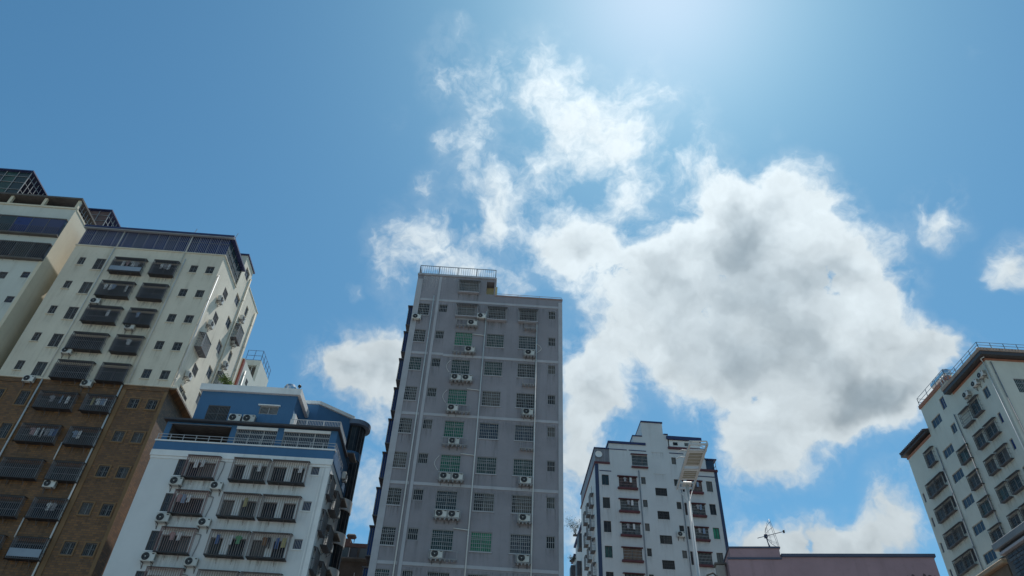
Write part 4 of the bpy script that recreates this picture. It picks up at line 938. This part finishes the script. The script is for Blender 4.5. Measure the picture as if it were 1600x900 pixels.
def plant(name, q, rx, rz, n, m_, label, seed, droop=0.):
    rnd = random.Random(seed)
    t = obj(name, None, None, q, 0., label, 'plant')
    st = MB(); ends = []
    for k in range(9):
        a = rnd.uniform(0, 6.28); e = Vector((math.cos(a) * rx * rnd.uniform(.3, .95), math.sin(a) * rx * .6 * rnd.uniform(.3, .9), rz * rnd.uniform(.5, 1.25)))
        md = Vector((e.x * .4, e.y * .4, e.z * .7)); st.bar((0, 0, 0), md, .025, 5, 0, False, .018); st.bar(md, e, .018, 5, 0, False, .008); ends += [md, e, md.lerp(e, .5)]
    obj('stem', st.mesh('stem', mat('bark', (.08, .06, .04), .9, .2)), t)
    lf = MB()
    for k in range(n):
        c = rnd.choice(ends) + Vector((rnd.gauss(0, .16) * rx, rnd.gauss(0, .16) * rx, rnd.gauss(0, .14) * rx))
        a = Vector((rnd.uniform(-1, 1), rnd.uniform(-1, 1), rnd.uniform(-.7, .5) - droop)).normalized(); w_ = a.cross(Vector((rnd.uniform(-1, 1), rnd.uniform(-1, 1), 1))).normalized()
        L = rnd.uniform(.1, .2); lf.face([c, c + a * L * .45 + w_ * L * .22, c + a * L, c + a * L * .45 - w_ * L * .22])
    obj('foliage', lf.mesh('foliage', m_), t, kind='stuff')
    obj('soil_box', MB().cbox(-.35, .35, -.25, .25, -.02, .16, .02).mesh('soil_box', DKCONC), t)
    return t
blue_house()

# ================================================================ off-white tower with navy corners
def navy_tower():
    b = Bld(7.0417, 50, 1.66, 1.25, 'off-white tower with navy corner strips, maroon window ledges and stepped top', 83.)
    f = Fac(b, 'front'); sd = Fac(b, 'left'); Z, U = b.Z, b.U
    f.sheet(0, 9.3, 5, 28.0, 0, z0raw=0.); f.sheet(1.12, 8.55, 28.0, 29.8); f.sheet(3.05, 3.78, 29.8, 30.55); f.sheet(3.78, 5.47, 29.8, 31.85); f.sheet(5.47, 5.8, 29.8, 30.85)
    sd.sheet(0, 8.2, 5, 28.0, 0, z0raw=0.)
    for r_, t in enumerate((27.12, 25.31, 23.51, 21.69, 19.88, 18.07)):
        window(f, .46, .99, t - .85, t, G_TEAL if r_ in (3, 0) else G_DARK, DARKF, None, 1, sill=(OFFW, .05)); window(f, 3.44, 3.77, t - .58, t, G_DARK, DARKF, None, 0, sill=(OFFW, .05))
        window(f, 5.93, 6.27, t - .57, t, G_DARK, DARKF, None, 0, sill=(OFFW, .05)); window(f, 8.36, 8.82, t - .85, t, G_GREEN if r_ == 2 else G_DARK, DARKF, None, 1, sill=(OFFW, .05))
        window(f, 6.5, 6.68, t - .98, t - .02, G_DARK, MAROON, None, 0)
        for a0, a1, nm in ((1.7, 3.13, 'l'), (6.99, 8.06, 'r')):
            window(f, a0 + .04, a1 - .04, t - .92, t - .02, G_AMBER if (r_ == 3 and nm == 'l') else G_DARK, DARKF, (.16, 3, WBAR if r_ else RBAR), 1, rev=.25)
            x0, x1, z0, z1 = f.m(a0 - .05, a1 + .05, t - 1.02, t - .8, .35)
            b.part('window_ledge', MB().cbox(x0, x1, -.35, 0, z0, z0 + .26, .05), MAROON)
            x0, x1, z0, z1 = f.m(a0 - .05, a1 + .05, t - .02, t + .05, .25)
            b.part('window_hood', MB().box(x0, x1, -.25, 0, z0, z0 + .09), MAROON)
            if r_ in (0, 1, 2) : washing(f, (*f.m(a0, a1, t - .92, t)[:2], Z(t - .95), Z(t), .16), [(.35 + .1 * (r_ % 2), 'grey', 'shirt'), (.65, 'white' if nm == 'l' else 'pale blue', 'towel')], 'the %s barred window, %s column of the navy cornered tower' % (ORD[r_], 'left' if nm == 'l' else 'right'))
    for z in (29.93, 28.12, 26.32, 24.51, 22.7, 20.92, 19.1): window(f, 4.44, 5.31, z - .63, z, G_DARK, DARKF, (.2, 2, DARKF), 1, sill=(OFFW, .04))
    window(f, 2.84, 4.05, 28.05, 28.9, G_TEAL, DARKF, (.16, 2, WBAR), 2); window(f, 5.92, 6.26, 28.35, 28.93, G_DARK, DARKF, None, 0)
    x0, x1, z0, z1 = f.m(2.8, 4.08, 27.9, 28.1, .3); b.part('window_ledge', MB().cbox(x0, x1, -.3, 0, z0, z0 + .22, .05), MAROON); b.part('window_hood', MB().box(x0, x1, -.25, 0, Z(28.93), Z(28.93) + .09), MAROON)
    # left flank: plain windows and barred ones
    for t in (27.2, 25.4, 23.6, 21.75, 19.95):
        window(sd, 2.05, 2.4, t - .85, t, G_DARK, DARKF, None, 0)
        for d0 in (3.4, 5.2, 6.8):
            window(sd, d0, d0 + .5, t - .9, t - .2, G_DARK, DARKF, None, 0); cage(sd, d0 - .1, d0 + .6, t - 1., t - .1, .45, WBAR, TIN, .2, 1, feet=False)
    mb = MB(); f.emit(mb); sd.emit(mb); d = U(8.2)
    shell(mb, 0, U(9.3), 0, d, 0, Z(28.0), 'fl'); shell(mb, U(1.12), U(8.55), 0, d, Z(28.0), Z(29.8), 'f'); shell(mb, U(3.78), U(5.47), 0, U(3), Z(29.8), Z(31.85), 'f'); shell(mb, U(3.05), U(3.78), 0, U(3), Z(29.8), Z(30.55), 'f'); shell(mb, U(5.47), U(5.8), 0, U(3), Z(29.8), Z(30.85), 'f')
    stains(b, b.st, 0.4); b.part('wall', mb, OFFW)
    for x0, x1 in ((-.03, U(.235)), (U(9.3) - .34, U(9.3) + .03)): b.part('corner_strip', MB().box(x0, x1, -.05, .25, 0, Z(27.97)), DBLUE)
    for q in ((U(1.04), U(4.0), -.18, d, Z(29.8), Z(29.8) + .28), (U(3.76), U(5.5), -.12, U(3.05), Z(31.85), Z(31.85) + .2), (U(5.7), U(8.45), -.25, U(4), Z(30.45), Z(30.72))):
        b.part('roof_edge', MB().box(*q[:4], q[4] + .003, q[5]), ROOFB)
    b.part('roof_edge', MB().box(U(3.0), U(3.775), -.1, U(3), Z(30.55) + .003, Z(30.55) + .14), ROOFB); b.part('roof_edge', MB().box(U(5.505), U(5.85), -.1, U(3), Z(30.85) + .003, Z(30.85) + .14), ROOFB)
    b.part('roof_room', MB().box(U(5.9), U(8.3), .05, U(3.5), Z(29.8) + .003, Z(30.45)), WHITET)
    for x in (6.2, 7.1): b.part('roof_room_window', MB().box(U(x), U(x + .35), .0, .048, Z(30.0), Z(30.25)), G_DARK)
    b.part('roof_edge', MB().box(U(5.75), U(8.75), -.2, U(3.9), Z(29.62), Z(29.8)), MAROON)
    for x0, x1, z in ((1.14, 2.5, 29.27), (2.65, 4.0, 29.27), (5.8, 6.9, 29.25), (.3, 1.2, 27.4), (7.7, 9.1, 27.45)): b.part('groove', MB().box(U(x0), U(x1), -.05, -.002, Z(z), Z(z) + .1), ROOFB)
    # left and right roof terraces
    b.part('terrace_ledge', MB().box(-.12, U(1.12), -.2, d, Z(28.0) + .003, Z(28.0) + .22), MAROON); b.part('terrace_ledge', MB().box(U(8.0), U(9.3) + .1, -.22, d, Z(27.9), Z(28.05)), MAROON)
    SH = mat('grey_terrace_sheet', (.20, .21, .25), .6, .12, 1., .4, (.1, .1, .1), brick=(.28, 9., .02, (.12, .13, .15)))
    b.part('terrace_screen', MB().box(.02, U(1.1), .02, .1, Z(28.0) + .25, Z(29.28)), SH); b.part('terrace_screen', MB().box(.02, .1, .11, d, Z(28.0) + .25, Z(29.28)), SH)
    b.part('roof_edge', MB().box(-.1, U(1.12), -.1, d, Z(29.285), Z(29.285) + .12), ROOFB)
    b.part('terrace_screen', MB().prism([(U(8.56), .1), (U(9.2), .1), (U(9.2), .2), (U(8.56), .2)], Z(28.06), Z(28.9)), G_BLGR)
    b.part('roof_edge', MB().box(U(8.5), U(9.42), -.1, U(3), Z(28.92), Z(29.0)), ROOFB)
    railing(b, [(U(9.28), -.1, Z(28.05)), (U(9.28), 4, Z(28.05))], 1.2, 1.2, (1., .5), 0, WBAR, .03)
    pipe(f, 3.3, 5, 27.6, .06, PIPEG); pipe(f, 6.4, 5, 27.2, .06, PIPEG)
    q = b.M @ Vector((.45, -.12, Z(28.7)))
    t = obj('satellite_dish', None, None, q, b.rot, 'small pale dish on the left roof corner of the navy cornered tower', 'dish')
    mb = MB(); n = 16
    for k in range(3):
        r0, r1 = .45 * k / 3, .45 * (k + 1) / 3
        for i in range(n):
            a, c = 2 * math.pi * i / n, 2 * math.pi * (i + 1) / n
            mb.face([(r * math.cos(x), -.1 - .5 * r * r, r * math.sin(x)) for r, x in ((r0, a), (r0, c), (r1, c), (r1, a))], 0, True)
    obj('reflector', mb.mesh('reflector', WHITET), t); obj('arm', MB().bar((0, -.08, 0), (0, .13, -.25), .025, 6, 0, True).mesh('arm', GBAR), t)
    ac(f, 5.82, 6.22, 22.65, 23.03, 'lone white air conditioner on the navy cornered tower beside the white mast', 'air conditioners on the navy cornered tower', 1.1)
    # lower wing behind the left flank, stepped
    for k, (y0, y1, z) in enumerate(((d + .01, d + 9, 43.4), (d + 9.01, d + 12.5, 42.3))):
        b.part('rear_wing', MB().box(.3, 10, y0, y1, 0, z), OFFW); b.part('roof_edge', MB().box(.0, 10.1, y0, y1, z + .003, z + .25), ROOFB)
        for j in range(5): b.part('bay', MB().box(-.35, .29, y0 + .6 + (j % 2) * 2.2, y0 + 2.2 + (j % 2) * 2.2, z - 3.2 - j * 3., z - 1.2 - j * 3.), TIN)
    plant('overhanging_bush', b.M @ Vector((-.2, d + 5, 43.6)), 2.4, 1.9, 900, LEAFD, 'dark bush spilling over the roof edge at the left flank of the navy cornered tower', 5, .4)
    plant('overhanging_bush', b.M @ Vector((-.25, d + 9, 41.4)), 1.0, .7, 260, LEAFD, 'thin trailing bush below the larger one on the navy cornered tower', 8, .7)
navy_tower()

# ================================================================ cream tower at the right edge
def right_tower():
    b = Bld(41.4174, 50, 61.7 / 50, .5, 'pale cream tower at the right edge with terracotta fascias and caged windows', 61.7)
    f = Fac(b, 'front'); sd = Fac(b, 'left'); Z, U = b.Z, b.U
    f.sheet(0, 12, 5, 40.1, 0, z0raw=0.); sd.sheet(0, 5.6, 5, 40.1, 0, z0raw=0.); sd.sheet(5.6, 10.75, 5, 41.75, 0, z0raw=0.); sd.sheet(10.75, 15.6, 5, 38.75, 0, z0raw=0.)
    st = 2.455
    tp = [35.43 - st * k for k in range(5)]
    window(sd, 1.14, 1.9, 37.05, 38.03, G_BLGR, ALU, None, 1)
    for k in range(4): window(sd, 1.06, 1.45, 34.4 - 2.47 * k, 35.36 - 2.47 * k, G_BLUE, ALU, None, 0)
    for a0, a1, z0, z1 in [(2.95, 4.25, 36.7, 38.2), (4.55, 6.0, 36.65, 38.05)]:
        window(sd, a0 + .03, a1 - .03, z0 + .05, z1 - .2, G_TEAL, ALU, None, 1, rev=.25); cage(sd, a0, a1, z0, z1, .4, GBAR, TIN, .2, 2, TIN, .012, feet=False)
    for k, t in enumerate(tp):
        for a0, a1 in ((2.18, 3.7), (4.07, 5.35), (6.7, 8.2)):
            window(sd, a0 + .02, a1 - .02, t - 1.28, t - .2, G_DARK if k % 2 else G_TEAL, ALU, None, 1, rev=.25); cage(sd, a0, a1, t - 1.3, t, .4, GBAR, TIN, .2, 2, TIN, .012, feet=False)
        window(sd, 5.42, 5.75, t - 1.25, t - .25, G_BLUE, ALU, (.15, 1, GBAR), 0)
    for k in range(5): window(sd, 8.35, 10.03, 35.62 - st * k, 36.47 - st * k, G_BLGR, ALU, None, 2)
    window(sd, 8.35, 10.0, 38.8, 39.67, G_BLGR, ALU, None, 2); window(sd, 6.95, 7.68, 39.5, 40.72, G_BLUE, ALU, None, 1); window(sd, 6.86, 7.62, 36.9, 37.8, G_BLGR, ALU, None, 1)
    window(sd, 11.52, 12.93, 36.35, 37.6, G_BLGR, ALU, None, 1, rev=.25); cage(sd, 11.5, 12.95, 36.3, 37.8, .4, GBAR, TIN, .2, 2, TIN, .012, feet=False)
    for k in range(4):
        t = 35.1 - st * k
        window(sd, 11.5, 12.95, t - 1.27, t - .2, G_DARK, ALU, None, 1, rev=.25); window(sd, 13.04, 14.4, t - 1.27, t - .2, G_DARK, ALU, None, 1, rev=.25)
        cage(sd, 11.48, 12.98, t - 1.27, t, .4, GBAR, TIN, .2, 2, TIN, .012, feet=False); cage(sd, 13.02, 14.42, t - 1.3, t, .4, GBAR, TIN, .2, 2, TIN, .012, feet=False)
        window(sd, 10.92, 11.35, t - 1.2, t - .15, G_BLUE, ALU, (.15, 1, GBAR), 0); window(sd, 15.0, 15.3, t - 1.35, t - .42, G_BLUE, ALU, None, 0)
    window(f, 1.65, 3.2, 36.7, 38.1, G_TEAL, ALU, (.2, 2, WBAR), 1)
    window(f, 1.65, 3.2, 34.2, 35.6, G_TEAL, ALU, (.2, 2, WBAR), 1)
    mb = MB(); f.emit(mb); sd.emit(mb)
    shell(mb, 0, U(12), 0, U(5.6), 0, Z(40.1), 'fl'); shell(mb, 0, U(12), U(5.6), U(10.75), 0, Z(41.75), 'l'); shell(mb, 0, U(12), U(10.75), U(15.6), 0, Z(38.75), 'fl')
    stains(b, b.st, 0.35); b.part('wall', mb, CREAM2)
    # near roof: fascia, dark soffit, tiled edge, railing
    e = .75
    b.part('fascia', MB().box(-.06, U(12), -.06, U(5.5), Z(39.88), Z(40.07)), REDTRIM)
    b.part('soffit', MB().box(-e, U(12), -e, U(5.9), Z(40.1) + .003, Z(40.45)), DARKF)
    b.part('tile_edge', MB().box(-e - .08, U(12), -e - .08, U(5.95), Z(40.45) + .003, Z(40.75)), SLATER)
    for k in range(14): b.part('roof_tile', MB().bar((-e - .1 + k * .34, -e - .14, Z(40.58)), (-e - .1 + k * .34, -e + .2, Z(40.72)), .13, 6, 0, True), SLATER)
    railing(b, [(-e + .1, U(5.9), Z(40.75)), (-e + .1, -e + .1, Z(40.75)), (U(10), -e + .1, Z(40.75))], .8, 1.5, (1., .55), 0, mat('blue_grey_rail', (.16, .22, .28), .5, .1), .03)
    # middle block: terracotta coping and railing, tank
    b.part('coping', MB().box(-.14, .3, U(5.45), U(10.85), Z(41.55), Z(41.9)), REDTRIM); b.part('coping', MB().box(.303, U(12), U(5.45), U(5.7), Z(41.55), Z(41.9)), REDTRIM)
    b.part('coping', MB().box(.303, U(12), U(10.6), U(10.85), Z(41.55), Z(41.9)), REDTRIM)
    railing(b, [(U(6), U(5.55), Z(41.9)), (0., U(5.55), Z(41.9)), (0., U(10.75), Z(41.9)), (U(6), U(10.75), Z(41.9))], 1.05, 1.9, (1., .5), 0, mat('blue_grey_rail', (.16, .22, .28), .5, .1), .03)
    for d in (5.7, 6.1): b.part('overflow_pipe', MB().tube([(-.2, U(d), Z(41.5) - .5), (-.3, U(d), Z(41.5) + .3), (-.2, U(d), Z(41.9) + .2), (.2, U(d), Z(41.9) + .25)], .06, 6), PIPE)
    b.part('overflow_pipe', MB().tube([(-.12, .3, Z(5)), (-.12, .3, Z(39.9)), (-.35, .15, Z(40.1)), (-.3, -.35, Z(40.0))], .06, 6), PIPE)
    # far low roof
    b.part('roof', MB().box(-.55, 5., U(10.78), U(15.95), Z(38.9), Z(39.35)), DARKF)
    for k in range(18):
        y = U(10.85) + k * .35; b.part('roof_tile', MB().bar((-.75, y, Z(39.2)), (2.4, y, Z(39.75)), .15, 6, 0, True), mat('dark_roof_tile', (.05, .042, .052), .7, .2, 2.))
    b.part('fascia', MB().box(-.1, .2, U(10.76), U(15.65), Z(38.55), Z(38.745)), REDTRIM)
    pipe(sd, 6.4, 5, 38.3, .06, PIPEG); pipe(sd, 10.6, 5, 37.2, .06, PIPEG); pipe(f, .35, 5, 39.7, .06, PIPEG)
    for d in (6.35, 10.55):
        for k in range(5):
            z = Z(35.0 - st * k); mb = MB().tube([(-.1, U(d), z), (-.35, U(d) - .15, z - .1), (-.4, U(d) - .2, z - .35)], .05, 5); b.part('waste_pipe', mb, PIPEG)
    G = 'air conditioners on the right cream tower'
    for d, z, lab in ((1.15, 39.1, 'nearest'), (2.3, 38.95, 'middle'), (3.9, 38.8, 'farthest')):
        ac(sd, d, d + .75, z, z + .5, '%s of three air conditioners in a row under the dark eave, right cream tower' % lab, G, 1.15, p=.6)
    q = b.M @ Vector((.9, U(6.0), Z(42.0)))
    t = obj('water_tank', None, None, q, b.rot, 'lying stainless steel water tank on the terracotta edged roof at the right', 'water tank')
    mb = MB(); n = 20; prof = [(-.12, .0), (-.05, .45), (.1, .6), (3.0, .6), (3.15, .45), (3.22, 0)]
    for (y0, r0), (y1, r1) in zip(prof, prof[1:]):
        for i in range(n):
            a, c = 2 * math.pi * i / n, 2 * math.pi * (i + 1) / n
            mb.face([(r0 * math.cos(a), y0, .95 + r0 * math.sin(a)), (r1 * math.cos(a), y1, .95 + r1 * math.sin(a)), (r1 * math.cos(c), y1, .95 + r1 * math.sin(c)), (r0 * math.cos(c), y0, .95 + r0 * math.sin(c))], 0, True)
    for y in (.8, 1.6, 2.4):
        for i in range(n):
            a, c = 2 * math.pi * i / n, 2 * math.pi * (i + 1) / n
            mb.bar((.61 * math.cos(a), y, .95 + .61 * math.sin(a)), (.61 * math.cos(c), y, .95 + .61 * math.sin(c)), .02, 4)
    obj('shell', mb.mesh('shell', STEEL), t)
    for y in (.5, 2.5): obj('cradle', MB().box(-.45, .45, y - .05, y + .05, 0, .5).mesh('cradle', GBAR), t)
right_tower()

# ================================================================ pink building in front
def pink_block():
    sc = 1.
    o = obj('commercial_building', None, None, (15.933, 40, 0), R(-8), 'low faded pink building with stained wall and raised block under a dish aerial', 'building')
    mb = MB(); shell(mb, -2.95, 8.12, 0, 14, 0, 17.55); shell(mb, -2.8, -.03, 0, 6, 17.55, 18.05, 'b')
    obj('wall', mb.mesh('wall', PINK), o)
    obj('coping', MB().box(.0, 8.2, -.1, .3, 17.552, 17.72).mesh('coping', mat('blue_grey_coping', (.06, .075, .12), .7, .1)), o)
    obj('coping', MB().box(8.0, 8.2, .303, 14, 17.552, 17.72).mesh('coping', MATS['blue_grey_coping']), o)
    obj('drip_line', MB().box(-2.98, -.0, -.06, 0, 17.42, 17.52).mesh('drip_line', MATS['blue_grey_coping']), o)
    obj('coping', MB().box(-2.86, .03, -.06, 6.05, 18.052, 18.14).mesh('coping', MATS['blue_grey_coping']), o)
    # dark damp growth hanging from an uneven line on the wall
    rnd = random.Random(4); mb = MB()
    x = -1.9
    while x < 7.9:
        if (x < 1.6 and rnd.random() < .75) or (3.6 < x < 4.9 and rnd.random() < .6) or x > 5.4:
            t = 16.45 + rnd.uniform(-.14, .07) + (.16 if x > 6.2 else 0); w_ = rnd.uniform(.05, .16)
            mb.face([(x - w_, -.006, t - .12), (x - w_ * .4, -.006, t), (x + w_ * .5, -.006, t - .04), (x + w_, -.006, t - .2), (x + w_ * .8, -.006, 15.2), (x - w_ * .7, -.006, 15.2)])
        x += rnd.uniform(.1, .3)
    d = obj('damp_stain', mb.mesh('damp_stain', mat('black_algae', (.09, .06, .07), .95, .3, 2.)), o, kind='stuff')
    # dish aerial
    M = Matrix.Translation((15.933, 40, 0)) @ Matrix.Rotation(R(-8), 4, 'Z')
    t = obj('satellite_dish', None, None, M @ Vector((-.25, 1.2, 18.14)), R(-8), 'open mesh dish aerial on a mast on the pink building', 'dish')
    ax = Vector((.93, -.33, .12)).normalized(); hub = Vector((-.1, 0, 1.12)); u = ax.cross(Vector((0, 0, 1))).normalized(); v = u.cross(ax)
    BM = mat('dark_blue_aerial', (.03, .045, .09), .5, .1)
    mb = MB(); rr = .86; dep = .5
    n = 22
    def rim(r, i): a = 2 * math.pi * i / n; return hub + ax * (dep * (r / rr) ** 2) + (u * math.cos(a) + v * math.sin(a)) * r
    for nm, r in (('rim', rr), ('inner_ring', rr * .62)):
        mb = MB()
        for i in range(n): mb.bar(rim(r, i), rim(r, i + 1), .012 if r == rr else .007, 4)
        obj(nm, mb.mesh(nm, BM), t)
    mb = MB()
    for i in range(0, n, 2):
        for k in range(4): mb.bar(rim(rr * k / 4, i), rim(rr * (k + 1) / 4, i), .007, 4)
    obj('rib', mb.mesh('rib', BM), t)
    obj('feed_arm', MB().bar(hub - ax * .5, hub + ax * 1.05, .02, 5, 0, True).mesh('feed_arm', BM), t)
    e = hub + ax * 1.05
    obj('feed_horn', MB().cbox(e.x - .04, e.x + .06, e.y - .05, e.y + .05, e.z - .09, e.z + .09, .02).mesh('feed_horn', BLACK), t)
    mb = MB(); mb.bar((.05, 0, -.02), hub, .032, 6, 0, True); mb.bar((.2, 0, 0), hub + Vector((.02, 0, -.3)), .02, 5, 0, True); mb.cbox(hub.x - .09, hub.x + .09, -.09, .09, hub.z - .12, hub.z + .1, .02)
    obj('mast', mb.mesh('mast', BM), t)
    # pipe bend and grey chimney box at the left end
    t = obj('vent_box', None, None, M @ Vector((-3.35, .6, 0)), R(-8), 'grey vent box with a dark bent duct left of the pink building', 'vent')
    obj('casing', MB().cbox(-.2, .3, 0, .5, 0, 17.35, .03).mesh('casing', CONC), t)
    obj('cap', MB().box(-.28, .36, -.06, .56, 17.352, 17.46).mesh('cap', DKCONC), t)
    obj('duct', MB().tube([(-.78, .2, 0), (-.78, .2, 16.8), (-.4, .2, 16.95), (-.2, .2, 16.7)], .05, 8).mesh('duct', DKCONC), t)
    obj('cabinet', MB().cbox(-.75, -.25, .25, .6, 0, 16.75, .03).mesh('cabinet', OFFW), t)
pink_block()

# ================================================================ nearer roof edge at the lower right corner
def slate_block():
    o = obj('commercial_building', None, None, (30, 42.3, 0), 0., 'dark slate clad wall with pale roof beam at the lower right corner', 'building')
    obj('wall', MB().box(.25, 9, -14, -.35, 0, 19.15).mesh('wall', mat('mortar_grey', (.13, .135, .14), .9, .1)), o)
    rnd = random.Random(2)
    me = [MB().cbox(-.03, 0, 0, w_, 0, .2, .012).mesh('slate', mat('slate_%d' % k, c, .45, .25, 3., .2, bump=.3)) for k, (w_, c) in enumerate(((.42, (.055, .065, .085)), (.34, (.085, .095, .11)), (.5, (.04, .05, .07))))]
    z = 16.0; j = 0
    while z < 18.95:
        y = -9. - (j % 2) * .2
        while y < -.95:
            k = rnd.randrange(3); w_ = (.42, .34, .5)[k]
            s = obj('slate', me[k], o, (.25 - rnd.uniform(0, .02), y, z)); y += w_ + .02
        z += .22; j += 1
    obj('roof_beam', MB().cbox(-.12, 9, -14, 0, 19.52, 19.92, .03).mesh('roof_beam', mat('pale_blue_grey_paint', (.19, .22, .24), .7, .1, .8, .4, (.12, .12, .12))), o)
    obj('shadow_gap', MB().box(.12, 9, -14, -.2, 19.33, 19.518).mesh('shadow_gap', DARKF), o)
    obj('trim', MB().cbox(-.02, 9, -14, -.28, 19.16, 19.325, .02).mesh('trim', GREYL), o)
    t = obj('commercial_building', None, None, (30.05, 42.4, 0), 0., 'tan corniced brown wall beneath the slate block at the lower right', 'building')
    obj('wall', MB().box(.2, 8, -.3, 9, 0, 18.72).mesh('wall', mat('brown_render', (.19, .14, .10), .85, .15, .6, .5, (.07, .05, .04))), t)
    obj('cornice', MB().cbox(-.1, 8, -.4, 9, 18.722, 19.0, .05).mesh('cornice', mat('tan_cornice', (.40, .29, .19), .8, .12, .8, .4, (.15, .1, .07))), t)
slate_block()

# ================================================================ small sooty building between the white block and the grey tower
def sooty_block():
    o = obj('apartment_building', None, None, (-16.6, 75, 0), 0., 'small sooty brown building top between the rounded bay and the grey tower', 'building')
    obj('wall', MB().box(-3, 5, 0, 9, 0, 30.1).mesh('wall', mat('soot_brown', (.075, .06, .052), .9, .25, .8, .5, (.03, .03, .03))), o)
    obj('parapet', MB().box(-3.1, 1.2, -.1, 9, 30.102, 30.95).mesh('parapet', mat('brick_red_sooty', (.13, .07, .06), .9, .2)), o)
    obj('parapet', MB().box(1.203, 5, -.05, 9, 30.102, 30.5).mesh('parapet', MATS['brick_red_sooty']), o)
    for z in (28.6, 25.6): obj('balcony_slab', MB().box(-3, 5, -.9, -.003, z, z + .14).mesh('balcony_slab', DKCONC), o)
    for k in range(8):
        x = -2.4 + k * .95; obj('shutter', MB().box(x, x + .7, -.06, -.003, 29.0, 30.0).mesh('shutter', G_DARK if k % 2 else DARKF), o)
        obj('post', MB().bar((x, -.85, 26.0 if k % 2 else 28.74), (x, -.85, 27.2 if k % 2 else 29.7), .05, 4, 0, True).mesh('post', WBAR), o)
    t = obj('roof_vent', None, None, (-15.6, 76, 30.95), 0., 'small dark vent cowl on the sooty building roof', 'vent')
    obj('cowl', MB().cbox(-.5, .5, -.4, .4, .45, .85, .15).mesh('cowl', DKCONC), t)
    for x in (-.35, .35): obj('leg', MB().bar((x, 0, 0), (x, 0, .5), .04, 5, 0, True).mesh('leg', DKCONC), t)
sooty_block()

# ================================================================ white steel mast with its overhead frame
def mast():
    t = obj('lighting_mast', None, None, (8.33, 30, 0), R(-4.4), 'white steel mast carrying a horizontal frame with two ribbed panels', 'mast')
    z = 16.75
    obj('pole', MB().bar((0, 0, 0), (0, 0, z - .12), .092, 14, 0, True, .066).mesh('pole', MASTW), t)
    for s in (-1, 1): obj('side_beam', MB().box(s * .36 - .035, s * .36 + .035, -3.5, .65, z - .05, z + .05).mesh('side_beam', MASTW), t)
    for y in (-3.44, -2.95, -1.62, -1.32, -.35, .05, .6): obj('cross_beam', MB().box(-.324, .324, y - .03, y + .03, z - .04, z + .04).mesh('cross_beam', MASTW), t)
    for y0, y1 in ((-2.85, -1.72), (-1.22, -.45)):
        p = obj('panel', MB().cbox(-.30, .30, y0, y1, z - .03, z + .02, .01).mesh('panel', PANEL), t)
        fr = MB()
        for x in (-.3, .3): fr.box(x - .025, x + .025, y0, y1, z - .06, z - .031)
        for y in (y0, y1): fr.box(-.3, .3, y - .025, y + .025, z - .062, z - .033)
        for k in range(1, 4): y = y0 + (y1 - y0) * k / 4; fr.box(-.28, .28, y - .012, y + .012, z - .05, z - .032)
        obj('panel_frame', fr.mesh('panel_frame', MASTW), p)
    obj('brace', MB().bar((-.33, -3.45, z + .1), (.33, -2.95, z + .12), .022, 5, 0, True).mesh('brace', MASTW), t)
    for x in (-.36, .36): obj('end_post', MB().bar((x, -3.45, z + .05), (x, -3.45, z + .14), .03, 5, 0, True).mesh('end_post', MASTW), t)
    obj('end_rail', MB().bar((-.36, -3.45, z + .14), (.36, -3.45, z + .14), .028, 5, 0, True).mesh('end_rail', MASTW), t)
    for k, y in enumerate((-2.9, -2.3)): obj('side_bracket', MB().tube([(-.36, y, z), (-.62, y - .1, z - .02), (-.75, y + .12, z - .02)], .022, 5).mesh('side_bracket', MASTW), t)
    obj('head_plate', MB().cbox(-.2, .2, -.2, .2, z - .14, z - .06, .02).mesh('head_plate', MASTW), t)
    for s in (-1, 1): obj('stay', MB().bar((0, 0, z - 1.), (s * .34, .55, z - .06), .02, 5, 0, True).mesh('stay', MASTW), t)
mast()
